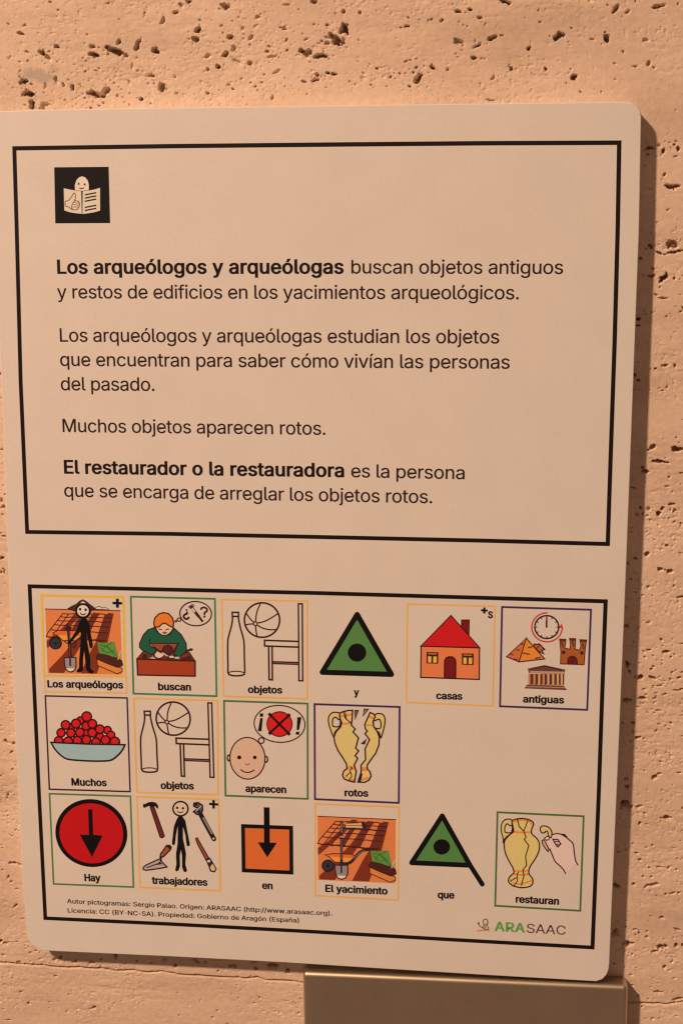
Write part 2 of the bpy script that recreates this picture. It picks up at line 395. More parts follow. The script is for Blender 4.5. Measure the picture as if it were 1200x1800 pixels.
load_glyphs(r"""! 196 67,160,63,509,132,509,128,160|98,-4,81,-1,66,9,56,24,52,41,56,58,66,73,81,83,98,86,116,83,130,73,140,58,143,41,140,24,130,9,116,-1
( 273 89,207,92,264,101,324,114,384,132,441,153,494,177,539,236,539,212,485,191,428,174,370,161,313,154,258,151,207,154,161,160,115,172,67,188,16,209,-38,236,-96,177,-96,139,-21,111,55,95,131
) 273 37,-96,64,-37,86,18,102,69,113,116,120,162,122,207,119,258,112,313,99,370,82,428,62,485,37,539,97,539,121,494,142,441,159,384,173,323,181,264,184,207,178,130,161,53,134,-22,97,-96
- 453 337,244,337,188,114,188,114,244
. 188 95,-4,78,-1,63,9,53,24,50,41,53,59,63,73,78,83,95,87,113,83,128,73,138,59,141,41,138,24,128,9,113,-1
/ 249 235,533,71,-76,14,-76,178,533
: 188 95,-4,78,-1,63,9,53,24,50,41,53,59,63,73,78,83,95,87,113,83,128,73,138,59,141,41,138,24,128,9,113,-1|95,271,78,274,63,284,53,299,50,316,53,334,63,349,78,359,95,362,113,359,128,349,138,334,141,316,138,299,128,284,113,274
? 358 132,152,132,159,134,200,141,230,153,252,168,269,209,298,230,314,247,334,258,357,262,384,259,406,250,425,237,441,220,452,200,459,178,462,157,459,137,453,120,441,106,425,96,404,92,378,27,378,33,418,49,452,73,479,103,499,138,511,178,516,219,511,255,498,284,478,306,451,319,418,324,382,319,344,306,311,284,284,254,261,219,235,207,221,200,205,195,185,194,158,194,152|164,-4,146,-1,131,9,121,24,118,41,121,58,131,73,146,83,164,86,181,83,196,73,206,58,209,41,206,24,196,9,181,-1
A 480 16,0,201,509,276,509,463,0,395,0,287,302,264,372,232,478,245,478,213,371,191,302,85,0|110,142,110,199,370,199,370,142
B 456 60,0,60,509,241,509,289,504,329,491,359,469,381,442,394,410,398,374,395,344,387,320,373,301,356,286,336,275,315,267,315,262,339,257,363,245,385,227,402,203,414,173,418,136,413,100,400,67,377,39,344,18,301,4,247,0|125,57,245,57,296,63,330,80,349,105,355,137,352,161,342,184,327,203,306,218,279,228,248,231,125,231|125,285,238,285,265,288,288,296,308,309,323,326,333,348,336,372,330,403,313,429,283,446,240,452,125,452
C 510 267,-7,205,1,150,25,104,63,70,115,48,179,40,254,48,329,70,393,104,445,150,484,205,508,267,516,305,513,340,504,373,490,402,471,427,447,448,418,463,385,473,348,408,348,401,373,389,395,375,413,357,428,337,440,315,449,292,454,267,456,223,450,184,432,150,403,125,364,109,314,103,254,109,194,125,145,151,105,184,76,223,59,267,53,292,55,315,60,337,69,357,81,375,96,389,114,401,136,408,160,473,160,463,124,448,91,428,62,402,38,373,19,341,5,305,-4
E 419 60,0,60,509,372,509,372,452,125,452,125,286,355,286,355,229,125,229,125,57,375,57,375,0
G 520 269,-7,205,1,149,25,104,64,69,116,47,179,40,254,47,329,69,393,103,445,149,484,203,508,265,516,304,513,340,504,374,489,403,469,429,445,449,416,465,384,474,349,408,349,399,372,387,393,373,411,356,427,337,439,315,448,291,454,265,456,222,450,183,432,150,404,125,364,109,314,103,254,109,194,125,145,151,105,184,76,224,59,269,53,309,57,345,71,374,93,396,123,410,160,415,202,434,199,283,199,283,256,478,256,478,200,471,141,451,91,419,50,377,19,326,0
H 517 60,0,60,509,125,509,125,289,392,289,392,509,457,509,457,0,392,0,392,232,125,232,125,0
L 393 60,0,60,509,125,509,125,57,361,57,361,0
M 628 60,0,60,509,152,509,277,187,287,159,299,123,311,84,322,49,307,49,318,83,330,121,342,158,352,187,476,509,568,509,568,0,504,0,504,291,504,327,505,369,506,413,507,457,513,457,498,409,482,363,467,322,456,291,342,0,286,0,170,291,159,321,145,361,129,408,112,457,119,457,120,416,121,372,122,328,122,291,122,0
N 523 60,0,60,509,136,509,343,183,363,151,388,107,414,55,405,54,401,108,399,157,399,195,399,509,463,509,463,0,387,0,202,290,177,331,148,381,108,452,119,454,122,384,124,328,125,291,125,0
O 533 267,-7,205,1,150,25,105,63,70,115,48,179,40,254,48,329,70,393,105,445,150,484,205,508,267,516,329,508,384,484,429,445,464,393,486,329,493,254,486,179,464,115,429,63,384,25,329,1|267,53,310,59,349,76,383,105,408,144,425,194,430,254,425,314,408,365,383,404,349,433,310,450,267,456,223,450,184,433,151,404,125,364,109,314,103,254,109,194,125,144,151,105,184,76,223,59
P 445 60,0,60,509,235,509,289,503,332,487,366,462,390,430,404,391,409,348,404,304,390,265,366,233,332,207,289,191,235,186,109,186,109,242,233,242,269,246,297,256,318,272,333,294,342,319,344,348,342,376,333,402,318,423,297,439,268,449,232,452,125,452,125,0
R 449 60,0,60,509,236,509,290,504,333,489,367,465,390,433,405,395,409,352,405,309,390,271,367,240,333,217,289,203,236,198,96,198,96,255,234,255,269,258,298,267,319,281,334,300,342,324,345,352,342,380,334,405,319,425,298,440,269,449,233,452,125,452,125,0|353,0,230,229,303,229,428,0
S 447 224,-9,172,-4,128,9,91,31,64,60,46,96,38,137,104,137,110,110,123,88,142,71,166,59,194,52,224,49,257,52,286,60,311,74,329,92,341,114,346,139,342,161,332,179,316,193,296,205,245,222,184,239,128,260,86,289,60,326,52,372,58,413,75,448,102,476,138,498,180,511,227,516,275,511,316,498,351,476,377,449,394,415,401,378,337,378,326,412,302,437,267,453,225,459,194,456,167,448,145,435,129,418,118,398,115,376,119,352,131,334,148,319,169,308,212,293,264,279,312,264,336,252,359,238,379,220,395,198,405,171,408,139,403,99,386,64,360,34,323,11,278,-4
Y 472 203,0,203,208,16,509,91,509,192,344,222,292,250,230,224,230,251,293,280,344,381,509,455,509,268,208,268,0
a 389 160,-9,126,-5,94,5,68,22,48,45,35,73,30,108,34,138,43,161,58,179,78,193,100,203,125,211,178,220,234,227,252,230,265,235,273,243,276,255,276,257,273,279,267,297,256,311,240,322,220,329,196,331,171,329,149,322,132,313,118,301,107,288,100,274,41,291,57,322,79,346,104,364,133,375,163,382,194,384,215,383,239,379,263,372,286,360,306,343,322,320,333,290,337,251,337,0,277,0,277,52,272,52,264,38,252,25,236,12,215,1,190,-6|170,45,202,49,228,59,248,74,263,93,272,115,276,138,276,190,270,186,259,182,231,176,200,171,175,168,134,159,117,150,103,139,95,124,92,105,94,87,102,72,114,61,130,52,149,47
b 424 229,-8,198,-5,172,4,153,17,138,31,118,59,112,59,112,0,53,0,53,509,114,509,114,319,118,319,137,346,152,360,171,373,197,381,229,384,274,378,313,361,345,332,370,293,385,245,390,189,385,133,370,84,346,45,313,16,274,-2|220,47,253,51,279,66,301,88,316,117,325,151,328,189,325,227,316,261,301,290,280,311,253,325,220,330,188,325,161,312,140,291,125,263,116,229,113,189,116,150,125,115,140,86,162,65,188,51
c 396 207,-8,159,-2,117,16,82,46,56,85,40,133,34,187,40,243,56,291,82,330,117,360,159,378,207,384,234,383,260,377,284,368,305,356,324,341,340,322,353,301,362,277,303,262,298,276,290,289,281,301,270,311,257,319,242,325,226,329,207,330,173,325,145,310,124,287,108,258,99,224,96,187,99,151,108,117,124,89,145,66,173,51,207,46,226,48,243,52,258,58,271,66,282,76,292,89,299,102,304,117,363,102,354,78,341,56,325,37,306,21,285,9,261,-1,235,-6
d 424 195,-8,151,-2,111,16,79,45,55,84,39,133,34,189,39,245,55,293,79,332,112,361,151,378,196,384,228,381,253,373,272,360,287,346,306,319,311,319,311,509,372,509,372,0,313,0,313,59,307,59,287,31,272,17,252,4,227,-5|205,47,236,51,263,65,284,86,299,115,309,150,312,189,309,229,300,263,284,291,263,312,237,325,205,330,172,325,145,311,124,290,108,261,99,227,96,189,99,151,109,117,124,88,145,66,172,51
e 404 212,-8,161,-2,117,16,82,46,56,85,40,132,34,187,39,242,55,290,81,329,115,359,157,378,205,384,236,382,266,374,294,361,319,341,341,315,357,282,368,242,371,194,371,169,75,169,75,221,338,221,310,202,307,237,298,269,283,294,263,314,237,326,205,330,173,326,146,313,125,294,109,270,99,241,96,211,96,178,100,139,110,106,128,80,151,61,179,50,212,46,234,48,254,53,271,61,285,73,297,88,306,105,365,91,353,63,335,39,311,19,283,4,249,-5
f 254 228,379,228,327,6,327,6,379|81,0,81,432,84,461,96,486,113,505,135,519,161,527,187,530,222,527,243,521,227,468,215,472,195,474,171,470,154,460,145,443,142,419,142,0
g 425 207,-151,168,-148,134,-140,105,-127,82,-110,64,-91,51,-69,101,-41,122,-66,136,-78,154,-88,178,-95,207,-97,249,-92,282,-75,304,-47,311,-6,311,68,306,68,287,41,272,28,252,16,227,8,195,5,152,10,113,27,80,53,55,90,39,136,34,191,39,246,55,293,80,332,112,361,152,378,196,384,228,382,253,373,273,360,288,346,308,319,313,319,313,379,372,379,372,-9,367,-54,350,-90,324,-117,291,-136,251,-147|205,59,237,63,264,75,285,95,300,121,309,154,312,193,309,231,300,264,285,291,264,312,237,325,205,330,172,325,145,312,124,290,109,262,99,229,96,193,99,155,109,123,124,96,145,76,172,63
h 410 114,227,114,0,53,0,53,509,114,509,114,287,102,287,124,332,152,362,187,379,227,384,264,380,295,369,321,349,341,321,353,285,357,240,357,0,296,0,296,235,290,275,273,304,246,323,210,329,184,326,161,317,141,303,126,283,117,257
i 167 53,0,53,379,114,379,114,0|84,443,67,446,54,455,44,468,41,483,44,499,54,512,67,521,84,524,100,521,114,512,123,499,126,483,123,468,114,455,100,446
j 167 53,379,114,379,114,-30,111,-63,102,-90,86,-113,65,-129,37,-139,4,-143,-10,-143,-10,-87,2,-87,25,-83,40,-72,50,-54,53,-29|83,443,67,446,53,455,44,468,41,483,44,499,53,512,67,521,83,524,100,521,114,512,123,499,126,483,123,468,114,455,100,446
l 189 139,-2,101,3,74,20,58,47,53,84,53,509,114,509,114,99,115,77,120,62,130,54,146,52,160,53,170,54,181,3,162,-1
m 610 53,0,53,379,112,379,112,295,108,295,118,323,132,346,151,363,172,376,195,384,219,386,257,380,287,361,309,331,321,295,312,295,322,321,337,343,357,361,381,375,407,383,437,386,468,383,497,372,522,354,541,328,553,296,557,255,557,0,496,0,496,254,490,289,473,313,447,326,419,330,395,328,374,320,358,307,345,290,338,270,335,247,335,0,274,0,274,260,269,288,253,311,229,326,199,330,178,328,158,320,140,307,126,289,117,266,114,238,114,0
n 410 114,227,114,0,53,0,53,379,112,379,112,287,102,287,124,332,152,362,187,379,227,384,264,380,295,369,321,349,341,321,353,285,357,240,357,0,296,0,296,235,290,275,273,304,246,323,210,329,184,326,161,317,141,303,126,283,117,257
o 415 207,-8,159,-2,117,16,82,46,56,85,40,133,34,187,40,243,56,291,82,330,117,360,159,378,207,384,256,378,299,360,333,330,359,291,376,243,381,187,376,133,359,85,333,46,299,16,256,-2|207,46,242,51,270,66,292,89,307,117,316,151,319,187,316,224,307,258,292,287,270,310,242,325,207,330,173,325,145,310,124,287,108,258,99,224,96,187,99,151,108,117,124,89,145,66,173,51
p 424 53,-143,53,379,112,379,112,319,118,319,137,346,152,360,171,373,197,381,229,384,274,378,313,361,345,332,370,293,385,245,390,189,385,133,370,84,346,45,313,16,274,-2,229,-8,198,-5,173,4,153,17,138,31,118,59,114,59,114,-143|220,47,253,51,279,66,301,88,316,117,325,151,328,189,325,227,316,261,301,290,280,311,253,325,220,330,188,325,161,312,140,291,125,263,116,229,113,189,116,150,125,115,140,86,162,65,188,51
q 424 372,-143,311,-143,311,59,306,59,287,31,272,17,252,4,227,-5,195,-8,151,-2,111,16,79,45,55,84,39,133,34,189,39,245,55,293,79,332,112,361,151,378,196,384,228,381,253,373,272,360,287,346,307,319,313,319,313,379,372,379|205,47,236,51,263,65,284,86,299,115,309,150,312,189,309,229,300,263,284,291,263,312,237,325,205,330,172,325,145,311,124,290,108,261,99,227,96,189,99,151,109,117,124,88,145,66,172,51
r 259 53,0,53,379,112,379,112,321,115,321,130,347,152,367,181,380,213,385,229,384,243,384,243,322,230,324,207,326,182,323,159,315,140,301,126,284,117,262,114,237,114,0
s 365 182,-8,145,-5,112,3,84,18,62,38,45,63,36,94,94,107,105,79,124,60,150,49,181,45,217,50,244,62,262,81,268,103,265,121,254,136,237,147,212,155,149,170,104,186,72,208,53,237,47,274,51,305,65,332,87,354,115,370,149,381,187,384,223,381,254,372,279,358,299,339,314,316,324,290,268,277,258,298,243,316,219,328,187,333,156,329,131,317,114,299,109,277,112,258,124,243,144,232,172,223,229,209,275,194,306,171,325,142,331,107,326,75,312,47,290,24,260,6,223,-5
t 227 204,379,204,327,6,327,6,379|65,471,126,471,126,98,128,76,136,61,150,53,170,50,185,51,202,54,213,2,192,-3,168,-4,125,2,92,21,72,52,65,93
u 410 182,-5,146,-1,115,11,89,31,69,59,57,95,53,139,53,379,114,379,114,144,119,105,137,75,164,56,200,50,226,53,249,62,268,77,283,97,293,122,296,153,296,379,357,379,357,0,298,0,298,92,307,92,286,47,257,17,222,0
v 389 163,0,17,379,84,379,165,155,187,87,206,21,184,21,203,87,224,155,305,379,371,379,226,0
w 567 138,0,23,379,87,379,133,214,154,137,175,41,165,41,186,135,206,214,252,379,316,379,362,214,382,136,402,41,391,41,413,135,434,214,480,379,545,379,429,0,368,0,319,172,305,225,291,280,277,338,291,338,277,280,263,225,248,172,199,0
y 389 47,-139,61,-86,71,-87,88,-90,104,-89,118,-84,130,-74,141,-58,151,-36,163,-1,17,379,84,379,165,155,187,87,206,21,184,21,202,87,224,155,305,379,371,379,204,-58,191,-85,177,-107,159,-124,139,-136,117,-143,91,-145,65,-143
¡ 196 64,-125,68,222,129,222,133,-125|98,296,81,299,66,309,56,324,52,342,56,359,66,374,81,384,98,388,116,384,131,374,141,359,144,342,141,324,131,309,116,299
¿ 358 226,228,226,220,224,180,217,150,206,128,191,110,150,81,129,65,112,46,101,23,97,-4,100,-26,108,-45,121,-61,138,-72,159,-80,181,-82,202,-80,221,-73,239,-62,253,-46,263,-25,267,1,331,1,325,-39,309,-73,286,-100,256,-120,220,-132,181,-136,140,-132,104,-119,75,-98,53,-72,39,-39,34,-2,39,36,53,68,74,96,104,118,140,144,151,158,159,174,163,195,165,221,165,228|195,384,212,381,227,371,237,356,240,339,237,321,227,306,212,296,195,293,177,296,163,306,153,321,149,339,153,356,163,371,177,381
í 167 53,0,53,379,114,379,114,0|57,429,104,529,173,529,107,429
ñ 410 114,227,114,0,53,0,53,379,112,379,112,287,102,287,124,332,152,362,187,379,227,384,264,380,295,369,321,349,341,321,353,285,357,240,357,0,296,0,296,235,290,275,273,304,246,323,210,329,184,326,161,317,141,303,126,283,117,257|250,446,225,450,202,460,182,470,167,475,159,472,153,466,149,448,106,448,110,476,120,498,137,513,161,518,174,517,185,514,207,504,226,494,243,490,251,491,256,496,260,505,262,517,304,517,300,488,289,466,272,451
ó 415 207,-8,159,-2,117,16,82,46,56,85,40,133,34,187,40,243,56,291,82,330,117,360,159,378,207,384,256,378,299,360,333,330,359,291,376,243,381,187,376,133,359,85,333,46,299,16,256,-2|207,46,242,51,270,66,292,89,307,117,316,151,319,187,316,224,307,258,292,287,270,310,242,325,207,330,173,325,145,310,124,287,108,258,99,224,96,187,99,151,108,117,124,89,145,66,173,51|181,429,228,529,297,529,231,429""")

# ------------------------------------------------------------------ travertine wall
rng = np.random.default_rng(7)
def vnoise(x, y, seed=0):
    """smooth value noise on arrays"""
    g = np.random.default_rng(1000 + seed).random((256, 256))
    xi = np.floor(x).astype(int); yi = np.floor(y).astype(int)
    fx = x - xi; fy = y - yi
    fx = fx * fx * (3 - 2 * fx); fy = fy * fy * (3 - 2 * fy)
    a = g[xi % 256, yi % 256]; b = g[(xi + 1) % 256, yi % 256]
    c = g[xi % 256, (yi + 1) % 256]; d = g[(xi + 1) % 256, (yi + 1) % 256]
    return (a * (1 - fx) + b * fx) * (1 - fy) + (c * (1 - fx) + d * fx) * fy
def fbm(x, y, seed, o=4):
    s = 0; a = 0.5
    for i in range(o):
        s = s + a * vnoise(x, y, seed + i); x = x * 2.03 + 17; y = y * 2.03 + 9; a *= 0.5
    return s

